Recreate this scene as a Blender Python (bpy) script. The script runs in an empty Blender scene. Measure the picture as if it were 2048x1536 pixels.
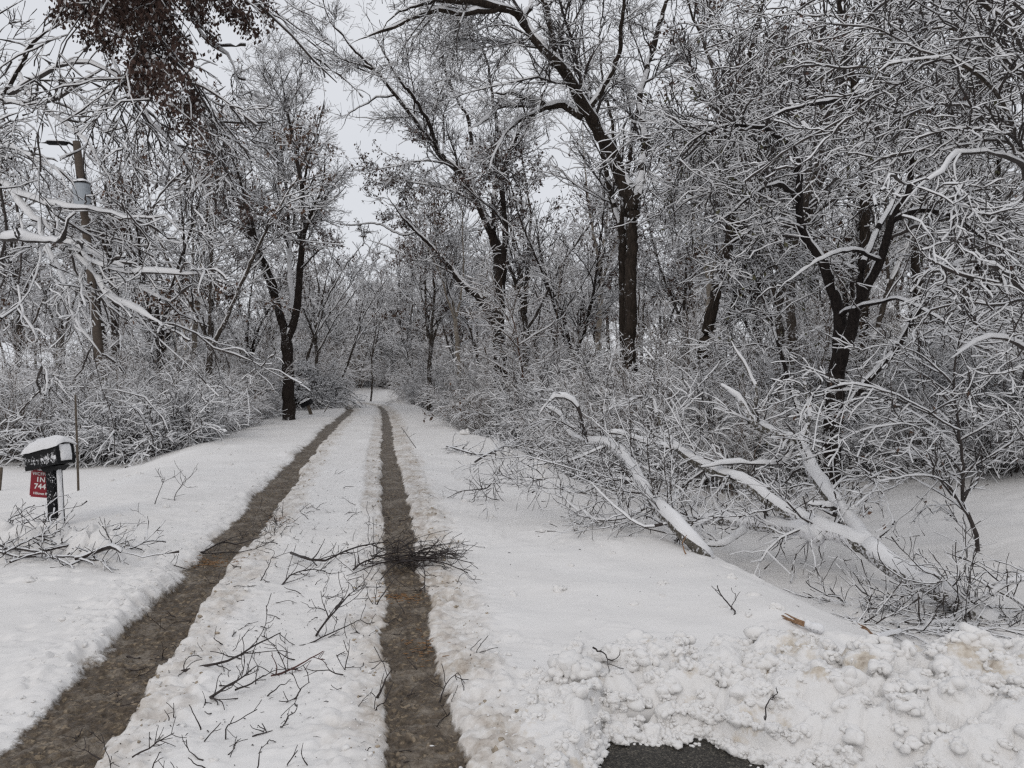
import bpy, math, random
import numpy as np

# ------------------------------------------------------------ camera, light
SC = bpy.context.scene
COL = SC.collection
F, HY, CH = 1577.0, 745.0, 1.6          # focal length in photo pixels, horizon row, eye height


def mk_camera():
    cd = bpy.data.cameras.new('camera')
    cd.sensor_width = 36.0
    cd.lens = 36.0 * F / 2048.0
    cd.shift_y = (HY - 768.0) / 2048.0
    cd.clip_start = 0.05
    cd.clip_end = 2000.0
    c = bpy.data.objects.new('camera', cd)
    COL.objects.link(c)
    c.location = (0, 0, CH)
    c.rotation_euler = (math.radians(90), 0, 0)
    SC.camera = c


mk_camera()
SUN_EL, SUN_ROT = 38.0, 200.0
world = bpy.data.worlds.new("World")
SC.world = world
world.use_nodes = True
wn, wl = world.node_tree.nodes, world.node_tree.links
wn.clear()
wo = wn.new('ShaderNodeOutputWorld')
bg = wn.new('ShaderNodeBackground')
sky = wn.new('ShaderNodeTexSky')
sky.sky_type = 'NISHITA'
sky.sun_disc = False
sky.sun_elevation = math.radians(SUN_EL)
sky.sun_rotation = math.radians(SUN_ROT)
sky.dust_density = 4.0
# overcast: the sky's own colour washed out and levelled by an even cloud sheet
tc = wn.new('ShaderNodeTexCoord')
nz = wn.new('ShaderNodeTexNoise')
nz.inputs['Scale'].default_value = 1.6
nz.inputs['Detail'].default_value = 4.0
cr = wn.new('ShaderNodeValToRGB')
cr.color_ramp.elements[0].position = 0.3
cr.color_ramp.elements[0].color = (6.9, 7.1, 7.55, 1)
cr.color_ramp.elements[1].position = 0.72
cr.color_ramp.elements[1].color = (7.9, 8.05, 8.4, 1)
mx = wn.new('ShaderNodeMix')
mx.data_type = 'RGBA'
mx.inputs['Factor'].default_value = 0.93
wl.new(tc.outputs['Generated'], nz.inputs['Vector'])
wl.new(nz.outputs['Fac'], cr.inputs['Fac'])
wl.new(sky.outputs['Color'], mx.inputs['A'])
wl.new(cr.outputs['Color'], mx.inputs['B'])
wl.new(mx.outputs['Result'], bg.inputs['Color'])
bg.inputs['Strength'].default_value = 0.1
wl.new(bg.outputs['Background'], wo.inputs['Surface'])

sd = bpy.data.lights.new('sun', 'SUN')
sd.energy = 0.5
sd.angle = math.radians(22)
sd.color = (1.0, 0.95, 0.88)
so = bpy.data.objects.new('sun', sd)
COL.objects.link(so)
so.rotation_euler = (math.radians(90 - SUN_EL), 0, math.radians(180 - SUN_ROT))

SC.view_settings.view_transform = 'Standard'
SC.view_settings.look = 'None'
SC.view_settings.exposure = 0.0
SC.view_settings.gamma = 1.0
SC.render.engine = 'CYCLES'
SC.cycles.max_bounces = 5
SC.cycles.diffuse_bounces = 4
SC.cycles.glossy_bounces = 2
SC.cycles.use_denoising = False
SC.cycles.pixel_filter_type = 'BLACKMAN_HARRIS'
SC.cycles.filter_width = 1.35

RNG = np.random.default_rng(7)


# ------------------------------------------------------------ noise
def _h(ix, iy, seed):
    n = (ix.astype(np.int64) * 374761393 + iy.astype(np.int64) * 668265263 + seed * 1442695041) & 0xffffffff
    n = ((n ^ (n >> 13)) * 1274126177) & 0xffffffff
    n = ((n ^ (n >> 16)) * 2246822519) & 0xffffffff
    return ((n ^ (n >> 15)) & 0xffffff) / float(0x1000000)


def vn(x, y, seed=0):
    x = np.asarray(x, float); y = np.asarray(y, float)
    ix, iy = np.floor(x), np.floor(y)
    fx, fy = x - ix, y - iy
    fx = fx * fx * (3 - 2 * fx); fy = fy * fy * (3 - 2 * fy)
    a, b = _h(ix, iy, seed), _h(ix + 1, iy, seed)
    c, d = _h(ix, iy + 1, seed), _h(ix + 1, iy + 1, seed)
    return (a * (1 - fx) + b * fx) * (1 - fy) + (c * (1 - fx) + d * fx) * fy - 0.5


def fbm(x, y, seed=0, o=4):
    s, a = 0.0, 1.0
    for i in range(o):
        s = s + a * vn(x, y, seed + i * 17)
        x, y, a = x * 2.03 + 7.1, y * 2.03 - 3.7, a * 0.5
    return s


def worley(x, y, seed=0):
    """distance to the nearest jittered point and a random value of its cell"""
    ix, iy = np.floor(x), np.floor(y)
    best = np.full(np.shape(x), 9.0); val = np.zeros(np.shape(x))
    for dx in (-1, 0, 1):
        for dy in (-1, 0, 1):
            cx, cy = ix + dx, iy + dy
            px = cx + _h(cx, cy, seed); py = cy + _h(cx, cy, seed + 5)
            d = np.hypot(x - px, y - py)
            m = d < best
            best = np.where(m, d, best); val = np.where(m, _h(cx, cy, seed + 9), val)
    return best, val


def lumps(x, y, s, seed):
    w = 0.35
    xx = x / s + w * vn(x / s * 1.7, y / s * 1.7, seed + 3); yy = y / s + w * vn(x / s * 1.7, y / s * 1.7, seed + 4)
    f, v = worley(xx, yy, seed)
    r = 0.45 + 0.5 * v
    return np.sqrt(np.clip(1 - (f / r) ** 2, 0, 1)) * r


def domes(x, y, s, seed):
    xx = x / s + 0.3 * vn(x / s * 1.9, y / s * 1.9, seed + 3); yy = y / s + 0.3 * vn(x / s * 1.9, y / s * 1.9, seed + 4)
    f, v = worley(xx, yy, seed)
    r = 0.5 + 0.5 * v
    return np.clip(1 - (f / r) ** 2, 0, 1) * r


def sm(a, b, x):
    t = np.clip((x - a) / (b - a), 0, 1)
    return t * t * (3 - 2 * t)


# ------------------------------------------------------------ ground shape
DR = [-60, 0, 3.19, 9.9, 16.3, 24, 33.6, 38.5, 42, 46, 52, 60, 80, 130]
XR = [10.1, 0.17, -0.36, -1.47, -2.57, -3.8, -5.45, -6.5, -8.1, -10.6, -15.0, -22, -40, -85]
XL = [8.5, -1.35, -1.9, -3.04, -4.17, -5.45, -6.85, -8.0, -9.6, -12.1, -16.6, -24, -42, -88]


def xr(d): return np.interp(d, DR, XR)
def xl(d): return np.interp(d, DR, XL)


def base_h(x, y):
    offr = x - xr(y)
    offl = xl(y) - x
    h = np.zeros(np.shape(x))
    # ditch and woods floor beyond the right shoulder
    k = sm(4.3, 5.6, y)
    edge = 2.35 + 0.25 * vn(y * 0.5, y * 0 + 1, 3) - 0.8 * sm(16, 26, y)
    dep = 0.62 * sm(0, 1.7, offr - edge) - 0.95 * sm(3.4, 10.5, offr - edge)
    h = h - dep * k
    edge_l = 2.05 + 0.3 * vn(y * 0.4, y * 0 + 4, 5)
    k2 = sm(7.3, 11.0, y) * (1 - 0.5 * sm(22, 30, y))
    dl = 0.42 * sm(0, 2.2, offl - edge_l) + 0.0 * sm(3, 9, offl)
    h = h - dl * k2
    # slow rise and fall of the land
    h = h + 0.10 * vn(x / 9, y / 9, 11) * sm(2.5, 6, np.maximum(offr, offl))
    h = h + 0.028 * (y - 44) * 0.0
    h = h + 0.9 * sm(70, 140, y) + 1.2 * sm(30, 90, np.abs(x + 5))
    return h


def ground_fields(x, y, fine=True):
    """height plus masks: (h, core, slush, tan)"""
    offr, offl = x - xr(y), x - xl(y)
    h = base_h(x, y)
    onroad = sm(-1.2, -0.2, offl) * (1 - sm(0.8, 1.6, offr))
    ragg = 0.075 * fbm(x * 3.5, y * 1.8, 21, 4) + 0.055 * fbm(x * 13, y * 9, 22, 4)
    ragb = 0.07 * vn(y * 0.45, y * 0, 25)
    # half widths of the worn tracks, the right one wider and softer
    wl_ = 0.175 + 0.03 * (1 - sm(3.2, 4.5, y)) + 0.8 * ragb
    wr_ = 0.150 + 0.015 * sm(6, 9, y) - 0.01 * sm(14, 20, y) + ragb * 0.4
    dl = np.abs(offl + 0.02) + ragg
    dr = np.abs(offr) + ragg * 0.8
    left = 1 - sm(wl_ - 0.015, wl_ + np.where(offl < 0, 0.10, 0.012), dl)
    right = 1 - sm(wr_ - 0.02, wr_ + 0.025, dr)
    sl = (1 - sm(0.20, 0.42, np.abs(offl - 0.1) + 2.2 * ragg)) * 0.75
    sr = (1 - sm(0.22, 0.52, np.abs(offr - 0.07 - 0.08 * sm(6, 12, y)) + 1.7 * ragg))
    # half-cleared grey strip on the inside of the right track farther off
    grey = 0.8 * (1 - sm(0.10, 0.16, np.abs(offr + 0.28) + ragg * 0.5)) * sm(8.6, 9.4, y) * (1 - sm(26, 32, y))
    core = np.maximum(left, right)
    slush = np.clip(np.maximum(np.maximum(sl, sr), grey), 0, 1)
    bare = np.zeros(np.shape(x))
    h = h - 0.060 * core - 0.030 * slush * (1 - core)
    # the cross street in front, snow scraped off it
    nearr = (1 - sm(3.76, 3.79, y + 0.05 * fbm(x * 2, y * 2, 31, 3) + 0.03 * fbm(x * 14, y * 14, 32, 2))) * sm(0.22, 0.25, x + 0.07 * fbm(x * 5, y * 5, 33, 3))
    h = h - 0.10 * nearr
    bare = nearr
    if fine:
        near = 1 - sm(9, 30, y)
        sn = (1 - core) * (1 - nearr)
        # soft dimples, crumbs thrown from the tyres, drifted ripples on the shoulder
        h = h + sn * (0.075 * fbm(x * 0.9, y * 0.9, 41, 3) + 0.018 * np.maximum(fbm(x * 4, y * 4, 42, 3), 0))
        h = h + sn * near * 0.007 * fbm(x * 9, y * 9, 43, 3) * sm(-.2, .3, vn(x * 0.8, y * 0.8, 44))
        side = sn * near * np.exp(-((np.minimum(np.abs(offr), np.abs(offl)) - 0.36) / 0.22) ** 2)
        h = h + side * (0.035 * lumps(x, y, 0.09, 51) * (vn(x * 3, y * 3, 52) > -0.15) + 0.02 * lumps(x, y, 0.045, 53))
        crumbs = sn * near * sm(0.05, 0.35, vn(x * 1.3, y * 1.3, 54) + 0.16) * (vn(x * 7, y * 7, 56) > 0.1)
        h = h + crumbs * 0.016 * lumps(x, y, 0.06, 55)
        # pock marks where snow fell from the branches
        f, v = worley(x / 0.34, y / 0.34, 61)
        h = h - sn * near * 0.04 * np.exp(-(f / 0.16) ** 2) * (v > 0.6) * (offr > 0.45) * (vn(x * 0.7, y * 0.7, 64) > -0.1)
        f, v = worley(x / 0.2, y / 0.14, 62)
        h = h - sn * near * 0.028 * np.exp(-(f / 0.18) ** 2) * (v > 0.6) * (offl < -0.3)
        # undulating drift
        h = h + 0.05 * sn * near * fbm(x * 0.8 + y * 0.3, y * 0.9, 63, 2) * (offr > 0.5)
        # slush texture inside the tracks
        h = h + core * near * (0.022 * lumps(x, y, 0.05, 71) + 0.016 * lumps(x, y, 0.11, 74) * (vn(x * 5, y * 5, 75) > 0) + 0.008 * fbm(x * 18, y * 18, 72, 2))
        h = h + slush * (1 - core) * near * 0.022 * lumps(x, y, 0.05, 73)
    return h, core, slush, bare


def hz(x, y):
    return float(ground_fields(np.array([x], float), np.array([y], float), False)[0][0])


def P(px, py, d):
    """the point that lies d metres ahead behind photo pixel (px, py)"""
    return np.array([(px - 1024.0) / F * d, d, CH - (py - HY) / F * d])


def G(px, py, h=0.0):
    """the ground point (raised by h) seen at a photo pixel"""
    d = (CH - h) * F / max(py - HY, 5)
    for _ in range(6):
        x = (px - 1024.0) / F * d
        d = (CH - h - hz(x, d)) * F / max(py - HY, 5)
    x = (px - 1024.0) / F * d
    return np.array([x, d, hz(x, d) + h])


# ------------------------------------------------------------ materials
MATS = {}


def nt(name):
    m = bpy.data.materials.new(name)
    m.use_nodes = True
    t = m.node_tree
    t.nodes.clear()
    o = t.nodes.new('ShaderNodeOutputMaterial')
    b = t.nodes.new('ShaderNodeBsdfPrincipled')
    t.links.new(b.outputs['BSDF'], o.inputs['Surface'])
    MATS[name] = m
    return m, t, b


def noise(t, scale, detail=3.0, vec=None, rough=0.55):
    n = t.nodes.new('ShaderNodeTexNoise')
    n.inputs['Scale'].default_value = scale
    n.inputs['Detail'].default_value = detail
    n.inputs['Roughness'].default_value = rough
    if vec is not None:
        t.links.new(vec, n.inputs['Vector'])
    return n.outputs['Fac']


def ramp(t, fac, stops):
    r = t.nodes.new('ShaderNodeValToRGB')
    e = r.color_ramp.elements
    while len(e) < len(stops):
        e.new(0.5)
    for i, (p, c) in enumerate(stops):
        e[i].position = p
        e[i].color = (*c, 1) if len(c) == 3 else c
    t.links.new(fac, r.inputs['Fac'])
    return r.outputs['Color']


def mixc(t, fac, a, b):
    m = t.nodes.new('ShaderNodeMix')
    m.data_type = 'RGBA'
    for s, v in (('A', a), ('B', b)):
        if isinstance(v, tuple):
            m.inputs[s].default_value = (*v, 1)
        else:
            t.links.new(v, m.inputs[s])
    if isinstance(fac, (int, float)):
        m.inputs['Factor'].default_value = fac
    else:
        t.links.new(fac, m.inputs['Factor'])
    return m.outputs['Result']


def mth(t, op, a, b=0.0, clamp=False):
    m = t.nodes.new('ShaderNodeMath')
    m.operation = op
    m.use_clamp = clamp
    for i, v in enumerate((a, b)):
        if isinstance(v, (int, float)):
            m.inputs[i].default_value = v
        else:
            t.links.new(v, m.inputs[i])
    return m.outputs[0]


def bump(t, b, h, strength=0.4, dist=0.01):
    n = t.nodes.new('ShaderNodeBump')
    n.inputs['Strength'].default_value = strength
    n.inputs['Distance'].default_value = dist
    t.links.new(h, n.inputs['Height'])
    t.links.new(n.outputs['Normal'], b.inputs['Normal'])


def pos(t):
    return t.nodes.new('ShaderNodeNewGeometry').outputs['Position']


def objc(t):
    return t.nodes.new('ShaderNodeTexCoord').outputs['Object']


SNOW = (0.80, 0.80, 0.81)


def m_snow(name='snow', col=SNOW, sc=60.0):
    m, t, b = nt(name)
    v = pos(t)
    n = noise(t, 3.0, 3, v)
    t.links.new(ramp(t, n, [(0.3, tuple(c * 0.96 for c in col)), (0.7, col)]), b.inputs['Base Color'])
    b.inputs['Roughness'].default_value = 0.75
    b.inputs['Specular IOR Level'].default_value = 0.15
    bump(t, b, noise(t, sc, 3, v), 0.5, 0.008)
    return m


def m_bark(name, c0, c1, dust=0.0, scale=14.0, spec=0.2):
    """bark with vertical grain; dust = share of wind-blown snow caught in its cracks"""
    m, t, b = nt(name)
    v = objc(t)
    mp = t.nodes.new('ShaderNodeMapping')
    mp.inputs['Scale'].default_value = (1, 1, 0.22)
    t.links.new(v, mp.inputs['Vector'])
    n = noise(t, scale * 2.2, 5, mp.outputs[0], 0.65)
    c = ramp(t, n, [(0.32, c0), (0.68, c1)])
    if dust > 0:
        g = noise(t, scale * 1.4, 6, v, 0.75)
        k = noise(t, 1.3, 2, v)
        s = mth(t, 'ADD', g, mth(t, 'MULTIPLY', k, 0.6))
        lim = 0.98 - dust * 0.4
        f = t.nodes.new('ShaderNodeMapRange')
        f.inputs['From Min'].default_value = lim
        f.inputs['From Max'].default_value = lim + 0.05
        t.links.new(s, f.inputs['Value'])
        c = mixc(t, f.outputs[0], c, (0.78, 0.78, 0.80))
    t.links.new(c, b.inputs['Base Color'])
    b.inputs['Roughness'].default_value = 0.8
    b.inputs['Specular IOR Level'].default_value = spec * 0.6
    bump(t, b, n, 0.9, 0.02)
    return m


def m_plain(name, col, rough=0.6, sc=40.0, var=0.25, b_=0.3, metal=0.0, spec=0.4):
    m, t, b = nt(name)
    v = objc(t)
    n = noise(t, sc, 4, v)
    t.links.new(ramp(t, n, [(0.3, tuple(c * (1 - var) for c in col)), (0.7, tuple(min(1, c * (1 + var)) for c in col))]), b.inputs['Base Color'])
    b.inputs['Roughness'].default_value = rough
    b.inputs['Metallic'].default_value = metal
    b.inputs['Specular IOR Level'].default_value = spec
    if b_:
        bump(t, b, n, b_, 0.004)
    return m


def m_ground():
    m, t, b = nt('ground')
    a = t.nodes.new('ShaderNodeAttribute')
    a.attribute_name = 'gm'
    sp = t.nodes.new('ShaderNodeSeparateColor')
    t.links.new(a.outputs['Color'], sp.inputs['Color'])
    core, slush, bare = sp.outputs
    v = pos(t)
    # clean snow, faintly soiled where the wheels throw grit
    big = noise(t, 0.9, 3, v)
    snow = ramp(t, big, [(0.3, (0.77, 0.752, 0.735)), (0.7, (0.83, 0.815, 0.80))])
    g = noise(t, 11, 5, v, 0.7)
    g2 = noise(t, 45, 3, v, 0.6)
    # tan grit slush
    tan = ramp(t, g, [(0.34, (0.66, 0.63, 0.59)), (0.50, (0.46, 0.40, 0.33)), (0.68, (0.26, 0.20, 0.15))])
    pt = ramp(t, noise(t, 2.2, 4, v, 0.6), [(0.36, (0.12, 0.12, 0.12)), (0.62, (1, 1, 1))])
    gg = ramp(t, g, [(0.36, (0.0, 0.0, 0.0)), (0.62, (1, 1, 1))])
    sf = mth(t, 'MULTIPLY', slush, mth(t, 'ADD', mth(t, 'MULTIPLY', pt, 0.62), mth(t, 'MULTIPLY', gg, 0.28)), True)
    c1 = mixc(t, sf, snow, tan)
    # wet brown slush of the tracks: ice lumps over dark asphalt
    vo = t.nodes.new('ShaderNodeTexVoronoi')
    vo.inputs['Scale'].default_value = 26
    vo.inputs['Randomness'].default_value = 1.0
    dv = t.nodes.new('ShaderNodeVectorMath')
    dv.operation = 'ADD'
    nn = t.nodes.new('ShaderNodeTexNoise')
    nn.inputs['Scale'].default_value = 22
    t.links.new(v, nn.inputs['Vector'])
    sc_ = t.nodes.new('ShaderNodeVectorMath')
    sc_.operation = 'SCALE'
    sc_.inputs['Scale'].default_value = 0.06
    t.links.new(nn.outputs['Color'], sc_.inputs[0])
    t.links.new(v, dv.inputs[0])
    t.links.new(sc_.outputs[0], dv.inputs[1])
    t.links.new(dv.outputs[0], vo.inputs['Vector'])
    lump = ramp(t, vo.outputs['Distance'], [(0.30, (1, 1, 1)), (0.52, (0, 0, 0))])
    mud = ramp(t, g2, [(0.3, (0.040, 0.031, 0.023)), (0.7, (0.135, 0.104, 0.075))])
    ice = ramp(t, g, [(0.3, (0.13, 0.096, 0.062)), (0.7, (0.34, 0.27, 0.19))])
    sel = ramp(t, noise(t, 12, 5, v, 0.8), [(0.42, (0.15, 0.15, 0.15)), (0.52, (1, 1, 1))])
    lf = mth(t, 'MULTIPLY', lump, sel, True)
    wet = mixc(t, lf, mud, ice)
    g3 = noise(t, 26, 5, v, 0.8)
    cf = mth(t, 'ADD', mth(t, 'MULTIPLY', core, 2.6), mth(t, 'SUBTRACT', mth(t, 'MULTIPLY', g3, 3.2), 2.75), True)
    # packed pale slush left lying in patches of the track
    pk = ramp(t, noise(t, 3.6, 6, v, 0.72), [(0.50, (0, 0, 0)), (0.60, (1, 1, 1))])
    wet = mixc(t, mth(t, 'MULTIPLY', pk, 0.55), wet, ramp(t, g3, [(0.35, (0.14, 0.115, 0.09)), (0.62, (0.40, 0.35, 0.29))]))
    c2 = mixc(t, cf, c1, wet)
    asp = ramp(t, noise(t, 95, 4, v, 0.8), [(0.38, (0.010, 0.009, 0.008)), (0.54, (0.036, 0.032, 0.027)), (0.62, (0.14, 0.125, 0.10)), (0.70, (0.30, 0.27, 0.22))])
    c3 = mixc(t, bare, c2, asp)
    t.links.new(c3, b.inputs['Base Color'])
    r = mth(t, 'MAXIMUM', cf, bare)
    rr = t.nodes.new('ShaderNodeMapRange')
    rr.inputs['To Min'].default_value = 0.8
    rr.inputs['To Max'].default_value = 0.45
    t.links.new(r, rr.inputs['Value'])
    t.links.new(rr.outputs[0], b.inputs['Roughness'])
    b.inputs['Specular IOR Level'].default_value = 0.22
    soft = mth(t, 'ADD', 0.22, mth(t, 'MULTIPLY', mth(t, 'MAXIMUM', cf, sf), 0.8))
    hsum = mth(t, 'ADD', mth(t, 'MULTIPLY', mth(t, 'MULTIPLY', g2, 0.6), soft), mth(t, 'MULTIPLY', mth(t, 'MULTIPLY', lf, 0.9), cf))
    bump(t, b, hsum, 0.7, 0.012)
    return m


m_ground()
m_snow()
m_snow('bank_snow', (0.80, 0.785, 0.77), 35.0)
m_bark('bark_grey', (0.028, 0.022, 0.018), (0.085, 0.070, 0.058), 0.22)
m_bark('bark_dark', (0.012, 0.009, 0.008), (0.040, 0.031, 0.026), 0.10)
m_bark('bark_black', (0.010, 0.008, 0.008), (0.035, 0.028, 0.025), 0.0)
m_bark('bark_rough', (0.013, 0.010, 0.008), (0.050, 0.038, 0.030), 0.10, 9.0)
m_bark('bark_red', (0.07, 0.036, 0.024), (0.16, 0.085, 0.058), 0.05)
m_bark('bark_pale', (0.20, 0.17, 0.14), (0.42, 0.37, 0.31), 0.1)
m_bark('bark_fallen', (0.05, 0.045, 0.038), (0.17, 0.155, 0.13), 0.45, 20.0)
m_plain('twig', (0.038, 0.030, 0.027), 0.7, 8, 0.35, 0)
m_plain('twig_brown', (0.11, 0.075, 0.052), 0.7, 8, 0.35, 0)
m_plain('twig_wet', (0.028, 0.020, 0.018), 0.5, 12, 0.4, 0)
m_plain('leaf_brown', (0.066, 0.037, 0.028), 0.75, 5, 0.45, 0)
m_plain('leaf_tan', (0.105, 0.062, 0.042), 0.75, 5, 0.4, 0)
m_plain('leaf_olive', (0.075, 0.072, 0.038), 0.7, 5, 0.35, 0)
m_plain('split_wood', (0.27, 0.16, 0.09), 0.8, 60, 0.35, 0.4)


# ------------------------------------------------------------ objects
def mesh(name, V, Q, mats, mi=None, smooth=True, tris=None):
    me = bpy.data.meshes.new(name)
    V = np.asarray(V, np.float32).reshape(-1, 3)
    Q = np.asarray(Q, np.int32).reshape(-1, 4)
    T = np.zeros((0, 3), np.int32) if tris is None else np.asarray(tris, np.int32).reshape(-1, 3)
    me.vertices.add(len(V))
    me.vertices.foreach_set('co', V.ravel())
    nl = Q.size + T.size
    me.loops.add(nl)
    me.loops.foreach_set('vertex_index', np.concatenate([Q.ravel(), T.ravel()]))
    me.polygons.add(len(Q) + len(T))
    me.polygons.foreach_set('loop_start', np.concatenate([np.arange(len(Q)) * 4, Q.size + np.arange(len(T)) * 3]).astype(np.int32))
    for m in mats:
        me.materials.append(MATS[m])
    if mi is not None:
        me.polygons.foreach_set('material_index', np.asarray(mi, np.int32))
    me.update(calc_edges=True)
    if smooth:
        me.polygons.foreach_set('use_smooth', np.ones(len(me.polygons), bool))
    return me


def obj(name, me, parent=None):
    o = bpy.data.objects.new(name, me)
    COL.objects.link(o)
    if parent is not None:
        o.parent = parent
    return o


def tag(o, label=None, cat=None, group=None, kind=None):
    if label: o['label'] = label
    if cat: o['category'] = cat
    if group: o['group'] = group
    if kind: o['kind'] = kind
    return o


def thing(name, label, cat, loc=(0, 0, 0), rz=0.0, group=None):
    o = obj(name, None)
    o.location = [float(c) for c in loc]
    o.rotation_euler = (0, 0, rz)
    return tag(o, label, cat, group)


def copy_thing(root, loc, rz, s=1.0, label=None, group=None):
    r = root.copy()
    COL.objects.link(r)
    r.location = [float(c) for c in loc]
    r.rotation_euler = (0, 0, rz)
    r.scale = (s, s, s)
    if label: r['label'] = label
    if group: r['group'] = group
    for ch in list(root.children):
        c = ch.copy()
        COL.objects.link(c)
        c.parent = r
    return r


# ------------------------------------------------------------ the ground
def axis(lo, hi, c0, c1, fine, g):
    """coordinates from lo to hi, step `fine` in c0..c1, growing outside"""
    mid = list(np.arange(c0, c1, fine))
    up, s, x = [], fine, c1
    while x < hi:
        up.append(x); s *= g; x += s
    up.append(hi)
    dn, s, x = [], fine, c0 - fine
    while x > lo:
        dn.append(x); s *= g; x -= s
    dn.append(lo)
    return np.array(dn[::-1] + mid + up)


def build_ground():
    xs = axis(-400, 400, -3.4, 2.2, 0.018, 1.022)
    ys = axis(-120, 600, 2.4, 6.2, 0.016, 1.0085)
    ys = ys[(ys > 2.0) | (np.arange(len(ys)) % 3 == 0)]
    X, Y = np.meshgrid(xs, ys)
    h, core, slush, bare = ground_fields(X, Y)
    nx, ny = len(xs), len(ys)
    V = np.stack([X, Y, h], -1).reshape(-1, 3)
    i = np.arange(nx * ny).reshape(ny, nx)
    Q = np.stack([i[:-1, :-1], i[:-1, 1:], i[1:, 1:], i[1:, :-1]], -1).reshape(-1, 4)
    gm = np.stack([core, slush, bare, np.ones_like(core)], -1).reshape(-1, 4).astype(np.float32)
    m = np.maximum(core, bare).ravel()[Q].mean(1) > 0.5
    for nm, sel in (('ground', ~m), ('road', m)):
        q = Q[sel]
        u, inv = np.unique(q, return_inverse=True)
        me = mesh(nm, V[u], inv.reshape(-1, 4), ['ground'])
        a = me.color_attributes.new('gm', 'FLOAT_COLOR', 'POINT')
        a.data.foreach_set('color', gm[u].ravel())
        tag(obj(nm, me), kind='structure')
    print('ground', nx, ny)


build_ground()


def ico(n=1):
    import bmesh
    b = bmesh.new()
    bmesh.ops.create_icosphere(b, subdivisions=n, radius=1.0)
    v = np.array([x.co[:] for x in b.verts]); f = np.array([[q.index for q in p.verts] for p in b.faces])
    b.free()
    return v, f


def blobs(C, R, seed=0, sub=2, flat=0.8, rough=0.35):
    """many lumpy snow clods in one mesh arrays (V, T)"""
    v, f = ico(sub)
    rg = np.random.default_rng(seed)
    n = len(C)
    D = np.zeros((n, len(v)))
    for k, fr in enumerate((1.5, 3.4, 7.5)):
        w = rg.normal(size=(n, 3, 3)) * fr
        ph = rg.uniform(0, 6.28, (n, 3))
        for j in range(3):
            D += (0.55 - np.abs(np.sin(0.6 * np.einsum('vc,nc->nv', v, w[:, j]) + ph[:, j][:, None]))) * rough * 1.7 / (k + 1) ** 1.2 / 1.8
    S = rg.uniform(0.65, 1.3, (n, 1, 3)) * np.array([1, 1, flat])
    V = C[:, None, :] + v[None] * (1 + D[..., None]) * R[:, None, None] * S
    T = (f[None] + (np.arange(n) * len(v))[:, None, None]).reshape(-1, 3)
    return V.reshape(-1, 3), T


def clods(C, R, seed):
    """clods with smaller clods frozen to them"""
    rg = np.random.default_rng(seed)
    big = R > 0.016
    Vs, Ts, n = [], [], 0
    k = 9
    Cb, Rb = C[big], R[big]
    dr = rg.normal(size=(len(Cb), k, 3)); dr[..., 2] = np.abs(dr[..., 2]) * 0.8
    dr /= np.linalg.norm(dr, axis=-1, keepdims=True)
    rs = Rb[:, None] * rg.uniform(0.22, 0.62, (len(Cb), k))
    Cs = (Cb[:, None] + dr * (Rb[:, None] * 0.82)[..., None] * np.array([1, 1, 0.7])).reshape(-1, 3)
    for c, r, sb in ((Cb, Rb * 0.95, 3), (Cs, rs.ravel(), 2), (C[~big], R[~big], 2)):
        V, T = blobs(c, r, seed + sb, sb, 0.8, 0.38)
        Vs.append(V); Ts.append(T + n); n += len(V)
    return np.vstack(Vs), np.vstack(Ts)


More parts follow.
